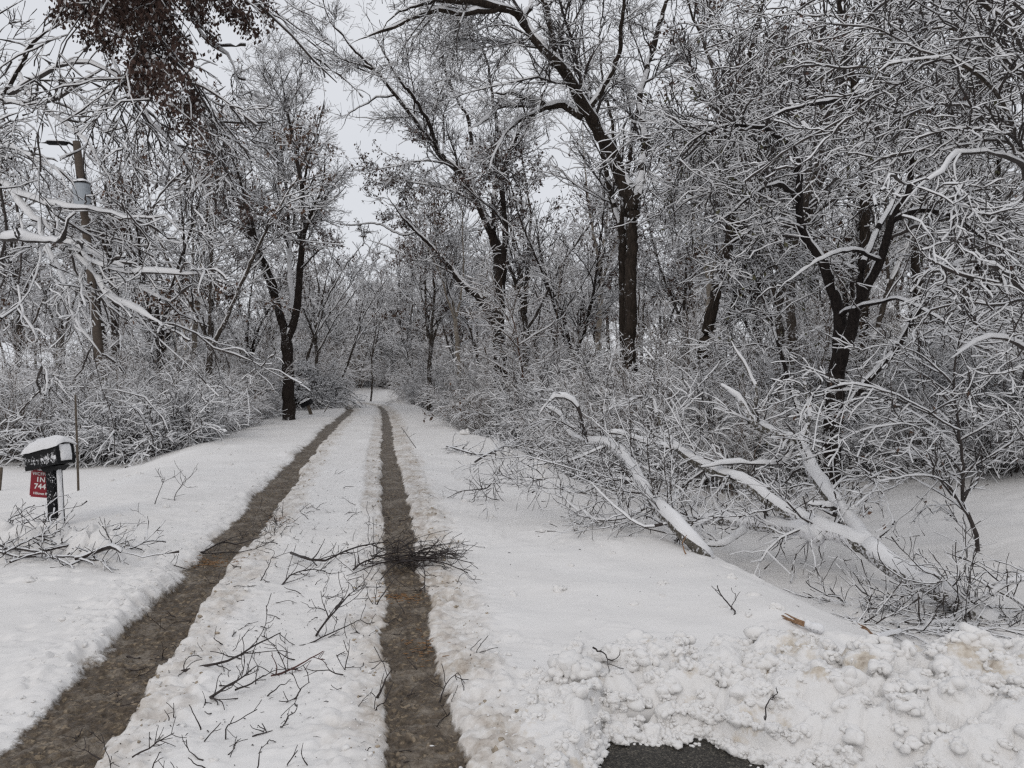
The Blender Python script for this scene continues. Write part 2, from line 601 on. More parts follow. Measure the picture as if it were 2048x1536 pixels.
def build_bank():
    xs = np.arange(-0.25, 7.5, 0.0115)
    ys = np.arange(1.6, 5.2, 0.0115)
    X, Y = np.meshgrid(xs, ys)
    wob = 0.22 * fbm(X * 0.9, Y * 0.9, 91, 3)
    front = np.interp(X, [-0.55, -0.1, 0.26, 0.44, 0.90, 1.12, 2.2, 4, 7.5], [3.6, 3.1, 3.12, 3.70, 3.68, 3.40, 2.7, 2.2, 1.6]) + 0.25 * wob
    back = np.interp(X, [-0.45, 0, 0.6, 1.5, 2.5, 3.5, 7.5], [3.7, 4.25, 4.45, 4.6, 4.55, 4.45, 4.4]) + 0.5 * wob
    t = (Y - front) / (back - front)
    prof = sm(0, 0.42, t) * (1 - sm(0.62, 1.04, t))
    H = np.interp(X, [-0.25, 0.0, 0.3, 1.0, 1.8, 2.6, 4, 7.5], [-0.12, -0.01, 0.05, 0.10, 0.12, 0.16, 0.25, 0.33])
    soft = sm(1.6, 2.6, X) * (1 - sm(3.6, 4.1, Y))
    L = 0.10 * domes(X, Y, 0.34, 81) + 0.060 * domes(X, Y, 0.17, 82) * (0.4 + domes(X, Y, 0.6, 86)) + 0.030 * domes(X, Y, 0.085, 83) + 0.012 * domes(X, Y, 0.04, 84)
    L = L * (1 - 0.45 * soft)
    Z = base_h(X, Y) * 0 - 0.13 + (H + 0.10) * prof + L * 1.25 * sm(0.0, 0.10, prof) * np.clip(0.35 + H * 4, 0, 1) * sm(-0.2, 0.1, X) + 0.02 * fbm(X * 3, Y * 3, 87, 4) + 0.006 * fbm(X * 30, Y * 30, 88, 3)
    Z = np.where(prof < 0.01, -0.4, Z)
    i = np.arange(X.size).reshape(X.shape)
    Q = np.stack([i[:-1, :-1], i[:-1, 1:], i[1:, 1:], i[1:, :-1]], -1).reshape(-1, 4)
    V = np.stack([X, Y, Z], -1).reshape(-1, 3)
    Q = Q[(V[Q][:, :, 2] > -0.25).all(1)]
    u, inv = np.unique(Q, return_inverse=True)
    me = mesh('snow_bank', V[u], inv.reshape(-1, 4), ['bank_dirty'])
    o = obj('snow_bank', me)
    tag(o, 'lumpy ploughed snow bank along the bare asphalt corner', 'snow bank')
    # loose clods lying on and in front of the bank
    rg = np.random.default_rng(5)
    n = 5200
    cx = rg.uniform(-0.4, 6.5, n); cy = rg.uniform(2.0, 4.9, n)
    fx = np.interp(cx, xs, np.arange(len(xs))).astype(int); fy = np.interp(cy, ys, np.arange(len(ys))).astype(int)
    zz = Z[fy, fx]
    pr = prof[fy, fx]
    hg = ground_fields(cx, cy, False)[0]
    top = np.maximum(zz, hg)
    R = 0.007 + 0.048 * rg.random(n) ** 4.0
    cx = cx.copy(); near = (np.abs(t[fy, fx]) < 0.12) | (pr > 0.1)
    near &= (cx > 0.0) | (rg.random(n) < 0.2)
    keep = near & ((pr > 0.1) | (rg.random(n) < 0.8))
    C = np.stack([cx, cy, top + R * rg.uniform(-0.5, 0.25, n)], -1)[keep]
    R = R[keep]
    m = 900                       # the broken foot of the bank on the bare asphalt
    ex = rg.uniform(0.30, 2.4, m)
    ey = np.interp(ex, xs, front[0]) + rg.normal(0.02, 0.05, m)
    er = 0.008 + 0.038 * rg.random(m) ** 2.2
    ei = np.interp(ey, ys, np.arange(len(ys))).astype(int); ej = np.interp(ex, xs, np.arange(len(xs))).astype(int)
    ez = np.maximum(np.where(prof[ei, ej] > 0.01, Z[ei, ej], -9), ground_fields(ex, ey, False)[0])
    C = np.vstack([C, np.stack([ex, ey, ez + er * 0.3], -1)]); R = np.concatenate([R, er])
    m = 130                       # big broken blocks
    ex = rg.uniform(0.15, 5.5, m); ey = np.interp(ex, xs, front[0]) + rg.uniform(0.12, 1.0, m) * np.interp(ex, [0, 2, 6], [0.9, 1.4, 2.2])
    er = 0.035 + 0.065 * rg.random(m) ** 1.6
    ei = np.clip(np.interp(ey, ys, np.arange(len(ys))).astype(int), 0, len(ys) - 1); ej = np.interp(ex, xs, np.arange(len(xs))).astype(int)
    ok = prof[ei, ej] > 0.25
    C = np.vstack([C, np.stack([ex, ey, Z[ei, ej] + er * 0.05], -1)[ok]]); R = np.concatenate([R, er[ok]])
    V, T = clods(C, R, 3)
    tag(obj('snow_chunks', mesh('snow_chunks', V, np.zeros((0, 4)), ['bank_snow'], tris=T)), 'loose snow clods tumbled over the ploughed bank', 'snow', kind='stuff')


def m_bankdirty():
    m, t, b = nt('bank_dirty')
    v = pos(t)
    n = noise(t, 2.6, 5, v, 0.65)
    n2 = noise(t, 14, 4, v, 0.6)
    k = mth(t, 'ADD', n, mth(t, 'MULTIPLY', n2, 0.22))
    sp = None
    for (x, y, z, r) in ((0.80, 4.05, 0.05, 0.16), (0.62, 3.78, 0.0, 0.12), (1.28, 4.0, 0.1, 0.15), (0.22, 3.35, -0.05, 0.14), (0.95, 4.35, 0.1, 0.10), (0.55, 4.3, 0.05, 0.14)):
        d = t.nodes.new('ShaderNodeVectorMath')
        d.operation = 'DISTANCE'
        d.inputs[1].default_value = (x, y, z)
        t.links.new(v, d.inputs[0])
        q = mth(t, 'MULTIPLY', mth(t, 'SUBTRACT', 1.0, mth(t, 'DIVIDE', d.outputs['Value'], r), True), 0.17)
        sp = q if sp is None else mth(t, 'MAXIMUM', sp, q)
    k = mth(t, 'ADD', k, sp)
    c = ramp(t, k, [(0.0, (0.80, 0.785, 0.77)), (0.66, (0.78, 0.765, 0.75)), (0.74, (0.62, 0.56, 0.48)), (0.86, (0.22, 0.16, 0.11))])
    t.links.new(c, b.inputs['Base Color'])
    b.inputs['Roughness'].default_value = 0.7
    b.inputs['Specular IOR Level'].default_value = 0.2
    bump(t, b, noise(t, 70, 4, v), 0.6, 0.01)


m_bankdirty()
build_bank()


def build_windrow():
    """the low broken ridge of snow across the drive on the mailbox side"""
    rg = np.random.default_rng(12)
    xs = np.arange(-8.0, -2.7, 0.02); ys = np.arange(5.7, 8.6, 0.02)
    X, Y = np.meshgrid(xs, ys)
    mid = np.interp(X, [-8, -5, -3.2, -2.7], [7.6, 7.3, 6.7, 6.5])
    w = np.interp(X, [-8, -5, -3.2, -2.7], [0.75, 0.7, 0.5, 0.35])
    t = (Y - mid) / w + 0.5 * fbm(X * 1.2, Y * 1.2, 101, 3)
    prof = np.exp(-t * t * 1.6) * sm(-2.75, -3.3, X)
    Z = -0.10 + prof * (0.14 + 0.16 * domes(X, Y, 0.36, 102) + 0.12 * domes(X, Y, 0.18, 103) + 0.05 * domes(X, Y, 0.08, 104)) + 0.02 * fbm(X * 3, Y * 3, 105, 3)
    i = np.arange(X.size).reshape(X.shape)
    Q = np.stack([i[:-1, :-1], i[:-1, 1:], i[1:, 1:], i[1:, :-1]], -1).reshape(-1, 4)
    V = np.stack([X, Y, Z], -1).reshape(-1, 3)
    Q = Q[(V[Q][:, :, 2] > -0.09).all(1)]
    u, inv = np.unique(Q, return_inverse=True)
    tag(obj('snow_ridge', mesh('snow_ridge', V[u], inv.reshape(-1, 4), ['bank_snow'])), 'low crumbly ridge of snow in front of the mailbox', 'snow ridge')


build_windrow()


def build_crumbs():
    """small clods thrown beside the wheel tracks"""
    rg = np.random.default_rng(31)
    n = 3000
    y = 2.6 + 16 * rg.random(n) ** 1.6
    side = rg.random(n) < 0.5
    c = np.where(side, xr(y), xl(y))
    x = c + rg.choice([-1, 1], n) * (0.2 + np.abs(rg.normal(0, 0.22, n))) + np.where(side, 0.1, 0)
    R = 0.004 + 0.014 * rg.random(n) ** 4
    h, core, sl, bare = ground_fields(x, y)
    C = np.stack([x, y, h + R * 0.3], -1)
    ok = (core < 0.3) & (h > -0.3)
    C, R, sl = C[ok], R[ok], sl[ok]
    tint = (rg.random(len(C)) < 0.5) & (sl > 0.25)
    for nm, s, mt in (('snow_crumbs', ~tint, 'bank_snow'), ('slush_crumbs', tint, 'slush_clod')):
        V, T = blobs(C[s], R[s], 6, 2, 0.7, 0.5)
        tag(obj(nm, mesh(nm, V, np.zeros((0, 4)), [mt], tris=T)), 'small %s clods thrown beside the wheel tracks' % ('white' if mt == 'bank_snow' else 'brown'), 'snow', kind='stuff')


m_plain('slush_clod', (0.36, 0.30, 0.23), 0.5, 30, 0.35, 0.4)
build_crumbs()


# ------------------------------------------------------------ branches
def nrm(a):
    return a / np.maximum(np.linalg.norm(a, axis=-1, keepdims=True), 1e-9)


def spline(pts, K):
    """Catmull-Rom through pts, resampled to K points at even spacing"""
    p = np.asarray(pts, float)
    if len(p) == 2:
        return p[0] + (p[1] - p[0]) * np.linspace(0, 1, K)[:, None]
    e = np.vstack([2 * p[0] - p[1], p, 2 * p[-1] - p[-2]])
    out = []
    for i in range(len(p) - 1):
        a, b, c, d = e[i:i + 4]
        t = np.linspace(0, 1, 14, endpoint=False)[:, None]
        out.append(0.5 * (2 * b + (c - a) * t + (2 * a - 5 * b + 4 * c - d) * t * t + (3 * b - a - 3 * c + d) * t ** 3))
    q = np.vstack(out + [p[-1:]])
    s = np.concatenate([[0], np.cumsum(np.linalg.norm(np.diff(q, axis=0), axis=1))])
    u = np.linspace(0, s[-1], K)
    return np.stack([np.interp(u, s, q[:, k]) for k in range(3)], -1)


def limb(pts, r0, r1, K=None, wob=0.0, rg=None):
    p = np.asarray(pts, float)
    L = np.linalg.norm(np.diff(p, axis=0), axis=1).sum()
    K = K or int(np.clip(L / 0.13, 12, 60))
    q = spline(p, K)
    rg = rg or RNG
    if wob:
        n = rg.normal(0, wob, (K, 3))
        n = (n + np.roll(n, 1, 0) + np.roll(n, -1, 0)) / 3
        n[0] = 0
        q = q + n
    t = np.linspace(0, 1, K)
    R = r0 + (r1 - r0) * t ** 0.85
    a = nrm(q[0] - q[1]) * r0 * 0.12; b = nrm(q[-1] - q[-2]) * r1 * 0.3
    q = np.vstack([q[:1] + a, q, q[-1:] + b])
    R = np.concatenate([[r0 * 0.02], R, [r1 * 0.05]])
    return q, R


def grow(rg, Pp, Rp, dens, t0=0.15, ang=(35, 65), lo=0.5, hi=1.0, K=6, wander=0.16, grav=0.0, rf=0.55, rmax=9, taper=0.75, tip=0.25, t1=1.0, absl=False, flat=0.0):
    """children sprouting along every parent line; dens = children per metre"""
    n0 = len(Pp)
    seg = np.linalg.norm(np.diff(Pp, axis=1), axis=2)
    L = seg.sum(1)
    cnt = rg.poisson(L * (t1 - t0) * dens)
    idx = np.repeat(np.arange(n0), cnt)
    if len(idx) == 0:
        return np.zeros((0, K, 3)), np.zeros((0, K))
    t = t0 + (t1 - t0) * rg.random(len(idx))
    kk = t * (Pp.shape[1] - 1)
    k = np.minimum(kk.astype(int), Pp.shape[1] - 2)
    f = (kk - k)[:, None]
    a, b = Pp[idx, k], Pp[idx, k + 1]
    st = a + (b - a) * f
    d = nrm(b - a)
    rp = Rp[idx, k] * (1 - f[:, 0]) + Rp[idx, k + 1] * f[:, 0]
    rnd = rg.normal(size=(len(idx), 3))
    rnd[:, 2] *= (1 - flat)
    side = nrm(rnd - d * (rnd * d).sum(1, keepdims=True))
    A = np.radians(rg.uniform(ang[0], ang[1], len(idx)))[:, None]
    d = d * np.cos(A) + side * np.sin(A)
    ln = rg.uniform(lo, hi, len(idx)) * (1 if absl else L[idx] * (1.0 - taper * t))
    R0 = np.minimum(rp * rf * rg.uniform(0.75, 1.1, len(idx)), rmax)
    out = np.zeros((len(idx), K, 3)); out[:, 0] = st
    step = (ln / (K - 1))[:, None]
    g = np.zeros(3)
    for j in range(1, K):
        g[2] = grav * (0.4 + j / (K - 1))
        d = nrm(d + rg.normal(0, wander, d.shape) + g)
        out[:, j] = out[:, j - 1] + d * step
    tt = np.linspace(0, 1, K)[None]
    R = R0[:, None] * (1 - (1 - tip) * tt)
    return out, R


def tubes(Pp, R, S=4, snow=0.0, smin=0.0, gap=0.15, rg=None, wide=0.42, thr=0.12, smax=None):
    """tubes whose upper side carries a ridge of snow: returns V, Q, mi (0 bark, 1 snow)"""
    rg = rg or RNG
    N, K, _ = Pp.shape
    if N == 0:
        return np.zeros((0, 3)), np.zeros((0, 4), int), np.zeros(0, int)
    T = np.gradient(Pp, axis=1)
    T = nrm(T)
    up = np.array([0, 0, 1.0])
    base = nrm(rg.normal(size=(N, 1, 3)) * np.array([1, 1, 0.0]) + 1e-4)
    u = up - T * T[..., 2:3]
    hor = np.linalg.norm(u, axis=-1)
    w = np.clip(1 - hor / 0.3, 0, 1)[..., None]
    u = nrm(u + w * (base - T * (base * T).sum(-1, keepdims=True)) * 0.5)
    s = np.cross(T, u)
    cs = np.clip((hor - 0.30) / 0.5, 0, 1)
    rn = rg.random((N, K + 2))
    rn = (rn[:, :-2] + rn[:, 1:-1] + rn[:, 2:]) / 3 if K > 8 else rn[:, 1:-1]
    if N == 1 and K > 10:
        kk = np.arange(K)[None] * 0.33
        rn = np.clip(0.65 + 1.3 * vn(kk, kk * 0 + rg.random() * 99, 7) + 0.4 * (rn - .5), 0.25, 1.4)
        gap = gap * 0.25
    sn = snow * cs * (0.5 + rn)
    sn = sn * np.clip(R / (0.45 * R.max(1, keepdims=True)), 0.12, 1)
    if smax is not None:
        sn = np.minimum(sn, smax)
    miss = rg.random((N, K)) < gap
    sn = np.where(miss, sn * 0.15, sn)
    an = np.arange(S) * 2 * math.pi / S
    ca, sa = np.cos(an), np.sin(an)
    V = np.zeros((N, K, S, 3))
    for j in range(S):
        c, q = ca[j], sa[j]
        ru = R * c + np.where(c > 0.01, sn * c, 0.0) + (0.10 * sn if abs(c) <= 0.01 else 0)
        rs = R * q + np.sign(q) * (np.abs(q) > 0.01) * (wide * sn * abs(q) if c > -0.01 else 0)
        V[:, :, j] = Pp + u * ru[..., None] + s * rs[..., None]
    i = np.arange(N * K * S).reshape(N, K, S)
    i2 = np.roll(i, -1, axis=2)
    Q = np.stack([i[:, :-1], i[:, 1:], i2[:, 1:], i2[:, :-1]], -1)
    mid = np.cos(an + math.pi / S)
    mi = (mid[None, None] > thr) & (sn[:, :-1, None] > 0.12 * max(snow, 1e-6)) & (snow > 0)
    return V.reshape(-1, 3), Q.reshape(-1, 4), mi.reshape(-1).astype(int)


class Acc:
    """collects tube arrays for one mesh; points are given in the world and stored relative to `o`"""
    def __init__(s, o=(0, 0, 0)):
        s.o = np.asarray(o, float); s.V, s.Q, s.M, s.n = [], [], [], 0

    def add(s, V, Q, M):
        s.V.append(V - s.o); s.Q.append(Q + s.n); s.M.append(M); s.n += len(V)

    def tube(s, Pp, R, **k):
        s.add(*tubes(Pp, R, **k))

    def line(s, pts, r0, r1, S=8, wob=0.0, K=None, **k):
        q, R = limb(pts, r0, r1, K, wob)
        s.tube(q[None], R[None], S=S, **k)
        return q, R

    def build(s, name, mats, parent):
        if s.n == 0:
            return None
        return obj(name, mesh(name, np.vstack(s.V), np.vstack(s.Q), mats, np.concatenate(s.M)), parent)


def resample(Ls, K=24):
    """a list of (points, radii) limbs brought to one array"""
    A, B = [], []
    for q, R in Ls:
        u = np.linspace(0, 1, len(q)); v = np.linspace(0, 1, K)
        A.append(np.stack([np.interp(v, u, q[:, k]) for k in range(3)], -1)); B.append(np.interp(v, u, R))
    return np.array(A), np.array(B)


def leaf_mesh(rg, Pp, n, size, droop=0.8, o=(0, 0, 0), mat='leaf_brown', snowy=0.0, clump=1):
    """folded dry leaves hanging from random points of the given twigs"""
    N, K, _ = Pp.shape
    m = max(n // clump, 1)
    i = rg.integers(0, N, m); k = rg.integers(max(K // 2 - 1, 0), K, m)
    c = np.repeat(Pp[i, k], clump, 0) + rg.normal(0, 0.035 if clump > 1 else 0.01, (m * clump, 3))
    n = len(c)
    d = nrm(rg.normal(0, 1 - droop * 0.55, (n, 3)) + np.array([0, 0, -droop]))
    s = nrm(np.cross(d, rg.normal(size=(n, 3))))
    w = np.cross(d, s)
    L = size * rg.uniform(0.6, 1.3, n)[:, None]
    a = c; b = c + d * L * 0.5 + s * L * 0.30 + w * L * 0.12; e = c + d * L; f = c + d * L * 0.5 - s * L * 0.30 + w * L * 0.12
    V = np.stack([a, b, e, f], 1).reshape(-1, 3) - np.asarray(o)
    I = np.arange(n) * 4
    T = np.concatenate([np.stack([I, I + 1, I + 2], -1), np.stack([I, I + 2, I + 3], -1)])
    sn = (rg.random(n) < snowy).astype(int)
    mi = np.concatenate([sn, sn])
    return mesh('leaves', V, np.zeros((0, 4)), [mat, 'snow'], mi, False, T)


def px(lst, d=None):
    """photo pixels with depths -> points: (x, y, depth) or (x, y) at depth d"""
    return [P(p[0], p[1], p[2] if len(p) > 2 else d) for p in lst]


def tree(name, label, cat, base, limbs, levels, bark='bark_grey', twig='twig', tsnow=0.03, leaves=None, seed=1, S=10, group=None, o=None, leaf_limbs=None, wob=0.035, clear=None, trunkpart='trunk', crownpart='branches', rough=None):
    """limbs: list of (points, r0, r1[, fertile]); levels: list of dicts for grow + snow, S"""
    rg = np.random.default_rng(seed)
    base = np.asarray(base, float)
    root = o or thing(name, label, cat, base, 0, group)
    tr, br = Acc(base), Acc(base)
    Ls = []
    for L in limbs:
        q, R = limb(L[0], L[1], L[2], None, wob * 0.6, rg)
        R = R * (1 + 0.06 * rg.normal(size=len(R)))
        if len(L) < 4 or L[3]:
            R = R * np.clip((1 - np.linspace(0, 1, len(R))) / 0.22, 0.06, 1) ** 0.8
        sn = L[4] if len(L) > 4 else tsnow
        (tr if L[1] > 0.028 else br).tube(q[None], R[None], S=S if L[1] > 0.05 else 8, snow=sn, gap=0.12, rg=rg, wide=0.15 if L[1] > 0.04 else 0.4, thr=0.3)
        if len(L) < 4 or L[3]:
            Ls.append((q, R))
    A, B = resample(Ls)
    last = None
    allp = []
    for lv in levels:
        lv = dict(lv)
        sn, S_ = lv.pop('snow', 0.015), lv.pop('S', 4)
        thick, gap, add = lv.pop('thick', 0.0), lv.pop('gap', 0.18), lv.pop('also', None)
        A2, B2 = grow(rg, A, B, **lv)
        if clear is not None:
            keep = ~(clear(A2.mean(1)) & (rg.random(len(A2)) < 0.7))
            A2, B2 = A2[keep], B2[keep]
        if thick:
            B2 = np.maximum(B2, thick)
        br.tube(A2, B2, S=S_, snow=sn, gap=gap, rg=rg)
        allp.append((A2, B2))
        if add is not None:                    # thin shoots straight from the limbs as well
            ad = dict(add); sn2 = ad.pop('snow', sn); th = ad.pop('thick', 0)
            A3, B3 = grow(rg, A, B, **ad)
            B3 = np.maximum(B3, th)
            br.tube(A3, B3, S=S_, snow=sn2, gap=gap, rg=rg)
        A, B = A2, B2
    tr.build(trunkpart, [bark, 'snow'], root)
    br.build(crownpart, [twig, 'snow'], root)
    if leaves:
        src = allp[leaves.get('lv', -1)][0]
        if leaves.get('where') is not None:
            c = src.mean(1)
            src = src[leaves['where'](c)]
        if len(src):
            me = leaf_mesh(rg, src, leaves['n'], leaves['size'], leaves.get('droop', 0.8), base, leaves.get('mat', 'leaf_brown'), leaves.get('snowy', 0.0), leaves.get('clump', 1))
            obj('leaves', me, root)
    return root


# ------------------------------------------------------------ trees of the place
NT = [0]


def cnt(root):
    for c in root.children:
        NT[0] += len(c.data.polygons)
    return root


def forked_tree():
    d = 25.0
    b = G(578, 838)
    d = b[1]
    L = [
        ([b + np.array([0, 0, -0.2]), P(578, 780, d), P(575, 720, d), P(572, 672, d)], 0.22, 0.185, False, 0),
        (px([(572, 676), (560, 630), (535, 555), (505, 480), (478, 400), (440, 350), (380, 310), (330, 290)], d), 0.15, 0.03),
        (px([(560, 640, d), (545, 560, d - 1), (520, 505, d - 2), (500, 430, d - 3), (470, 330, d - 3.6), (440, 250, d - 4)]), 0.10, 0.015),
        (px([(505, 480, d), (460, 445, d + 1), (420, 425, d + 1.5), (360, 400, d + 2)]), 0.06, 0.012),
        (px([(576, 676), (592, 620), (600, 540), (606, 450), (605, 380), (590, 300), (572, 200), (555, 110)], d), 0.15, 0.02),
        (px([(590, 640, d), (580, 560, d + 1), (577, 450, d + 2), (570, 360, d + 2), (560, 280, d + 2.4), (530, 190, d + 3), (515, 130, d + 3)]), 0.11, 0.018),
        (px([(606, 480, d), (625, 420, d - .6), (645, 370, d - 1), (650, 300, d - 1.2)]), 0.06, 0.014),
        (px([(603, 400, d), (615, 330, d - 1), (635, 260, d - 1.6), (655, 195, d - 2)]), 0.05, 0.012),
        (px([(570, 340, d + 2), (545, 280, d + 2), (510, 220, d + 2), (470, 160, d + 2)]), 0.05, 0.012),
        (px([(478, 400, d), (450, 330, d - 1), (430, 260, d - 1), (420, 190, d - 1)]), 0.05, 0.012),
        (px([(600, 540, d), (640, 500, d - 1), (665, 495, d - 1.5), (690, 520, d - 2)]), 0.03, 0.008),
        (px([(608, 430, d), (640, 440, d + 1), (680, 455, d + 1.5)]), 0.03, 0.008),
    ]
    lv = [dict(dens=3.10, t0=0.28, ang=(30, 60), lo=0.200, hi=0.450, K=7, wander=0.13, grav=0.05, rf=0.42, snow=0.0208, taper=0.55),
          dict(dens=7.08, t0=0.1, ang=(28, 60), lo=0.350, hi=0.700, K=6, wander=0.17, grav=0.03, rf=0.55, thick=0.0043, snow=0.0144, gap=0.3),
          dict(dens=15.45, t0=0.1, ang=(25, 60), lo=0.120, hi=0.374, K=4, wander=0.2, grav=0.02, rf=0.6, thick=0.0029, snow=0.0117, gap=0.3, absl=True)]
    z0 = P(0, 500, d)[2]; z1 = P(0, 690, d)[2]
    return tree('forked_tree', 'tall forked tree with a bare dark trunk at the road edge beside the tilted mailbox', 'tree', b, L, lv, bark='bark_dark', seed=11, tsnow=0.02,
                leaves=dict(n=2600, size=0.085, mat='leaf_brown', clump=2, snowy=0.1, where=lambda c: ((c[:, 2] < z0 + 1.2) & (rgm(c, 0.9) > -0.12))))


def rgm(c, s):
    return vn(c[:, 0] / s, c[:, 2] / s, 5) + 0.4 * vn(c[:, 1] / s, c[:, 2] / s, 8)


def arching_tree():
    d = 21.0
    b = np.array([(1262 - 1024) / F * d, d, 0.0]); b[2] = hz(b[0], b[1])
    L = [
        ([b + np.array([0, 0, -0.3]), P(1260, 640, d), P(1261, 520, d), P(1268, 415, d)], 0.185, 0.15, False, 0),
        (px([(1268, 420, d), (1240, 350, d), (1215, 290, d - .5), (1175, 225, d - 1), (1140, 160, d - 1.5), (1110, 125, d - 2), (1075, 85, d - 2), (1045, 40, d - 2), (1000, 12, d - 2.5), (930, 3, d - 3), (850, 5, d - 3.5), (790, 30, d - 4), (755, 70, d - 4)]), 0.20, 0.03),
        (px([(1268, 420, d), (1282, 350, d + .5), (1290, 280, d + 1), (1282, 200, d + 1.5), (1300, 120, d + 2), (1330, 20, d + 2), (1350, -80, d + 2)]), 0.13, 0.05),
        (px([(1165, 235, d - 1), (1120, 215, d - 1), (1075, 208, d - 1.6), (1030, 190, d - 2), (985, 185, d - 2.4)]), 0.09, 0.03),
        (px([(1100, 215, d - 1.3), (1050, 235, d - 1.6), (1010, 270, d - 2), (965, 310, d - 2)]), 0.055, 0.012),
        (px([(1070, 210, d - 1.6), (1010, 215, d - 2), (970, 240, d - 2.4), (945, 260, d - 2.8)]), 0.05, 0.012),
        (px([(1110, 130, d - 2), (1105, 60, d - 2), (1085, 0, d - 2), (1060, -60, d - 2)]), 0.09, 0.04),
        (px([(1045, 40, d - 2), (1060, 10, d - 1.5), (1080, -50, d - 1)]), 0.08, 0.03),
        (px([(1000, 15, d - 2.5), (920, 28, d - 3), (860, 22, d - 3), (800, 50, d - 3), (750, 68, d - 3), (700, 90, d - 3)]), 0.06, 0.012),
        (px([(1215, 290, d - .5), (1180, 200, d), (1150, 120, d + 1), (1150, 40, d + 1)]), 0.06, 0.02),
        (px([(1175, 225, d - 1), (1230, 130, d - 1), (1245, 40, d - 1.5), (1250, -60, d - 2)]), 0.08, 0.03),
        (px([(1010, 268, d - 2), (985, 320, d - 2.2), (978, 370, d - 2.4)]), 0.03, 0.008),
    ]
    lv = [dict(dens=2.04, t0=0.25, ang=(30, 70), lo=0.180, hi=0.462, K=7, wander=0.16, grav=-0.02, rf=0.40, snow=0.0273, taper=0.5),
          dict(dens=7.92, t0=0.1, ang=(28, 60), lo=0.350, hi=0.825, K=6, wander=0.2, grav=-0.04, rf=0.5, thick=0.0038, snow=0.0149, gap=0.25),
          dict(dens=14.10, t0=0.1, ang=(25, 60), lo=0.165, hi=0.495, K=4, wander=0.2, grav=-0.02, rf=0.6, thick=0.0026, snow=0.0119, gap=0.25, absl=True)]
    return tree('arching_tree', 'big tree whose thick snow-topped limb arches high over the road', 'tree', b, L, lv, bark='bark_rough', seed=12, tsnow=0.06, wob=0.07)


def leaning_tree():
    d = 30.0
    b = np.array([(1000 - 1024) / F * d, d, 0.0]); b[2] = hz(b[0], b[1])
    L = [
        ([b + np.array([0, 0, -0.3]), P(1000, 700, d), P(990, 640, d), P(965, 600, d)], 0.30, 0.22, False, 0),
        (px([(965, 600), (920, 560), (880, 510), (835, 465), (800, 430), (770, 380)], d), 0.15, 0.02),
        (px([(996, 650, d), (1000, 560, d), (985, 470, d), (930, 360, d), (875, 300, d), (830, 240, d), (790, 190, d), (750, 140, d), (700, 125, d), (640, 95, d), (600, 60, d)]), 0.24, 0.02),
        (px([(875, 300, d), (850, 230, d - 1), (800, 160, d - 2), (760, 90, d - 2), (740, 40, d - 2)]), 0.09, 0.02),
        (px([(985, 470, d), (990, 380, d + 1), (1000, 300, d + 2), (985, 200, d + 2), (965, 100, d + 2), (920, 30, d + 2)]), 0.15, 0.02),
        (px([(998, 600, d), (1010, 480, d - 1), (1005, 360, d - 1), (1040, 260, d - 1), (1090, 180, d - 1), (1110, 110, d - 1)]), 0.16, 0.03),
        (px([(750, 140, d), (700, 90, d), (660, 40, d), (640, -20, d)]), 0.06, 0.015),
        (px([(930, 360, d), (940, 260, d + 1), (900, 170, d + 1), (880, 80, d + 1), (890, 10, d + 1)]), 0.10, 0.02),
        (px([(790, 190, d), (740, 200, d), (700, 230, d), (680, 260, d)]), 0.045, 0.012),
        (px([(880, 510, d), (830, 520, d - 1), (790, 500, d - 1), (730, 480, d - 1)]), 0.03, 0.012),
        (px([(835, 465, d), (800, 470, d), (760, 450, d), (700, 450, d), (660, 445, d)]), 0.03, 0.012),
    ]
    lv = [dict(dens=1.98, t0=0.25, ang=(30, 65), lo=0.150, hi=0.360, K=7, wander=0.15, grav=0.03, rf=0.38, snow=0.0273, taper=0.5),
          dict(dens=6.84, t0=0.1, ang=(28, 60), lo=0.350, hi=0.700, K=6, wander=0.2, grav=0.0, rf=0.5, thick=0.0051, snow=0.0161, gap=0.25),
          dict(dens=13.80, t0=0.1, ang=(25, 60), lo=0.180, hi=0.550, K=4, wander=0.2, grav=0.0, rf=0.6, thick=0.0032, snow=0.0135, gap=0.25, absl=True)]
    return tree('leaning_tree', 'broad dark tree leaning over the road with brown leaves on its low limbs', 'tree', b, L, lv, bark='bark_dark', seed=13, tsnow=0.03, wob=0.07,
                leaves=dict(n=4600, size=0.10, clump=2, snowy=0.1, where=lambda c: (c[:, 2] < 10.5) & (rgm(c, 1.3) > -0.12)))


def stem_view(c, dmax):
    """the open, twig-poor space in front of the black stems"""
    X = 1024 + c[:, 0] / c[:, 1] * F; Y = HY - (c[:, 2] - CH) / c[:, 1] * F
    return (c[:, 1] < dmax) & (X > 1570) & (X < 1850) & (Y > 330) & (Y < 950)


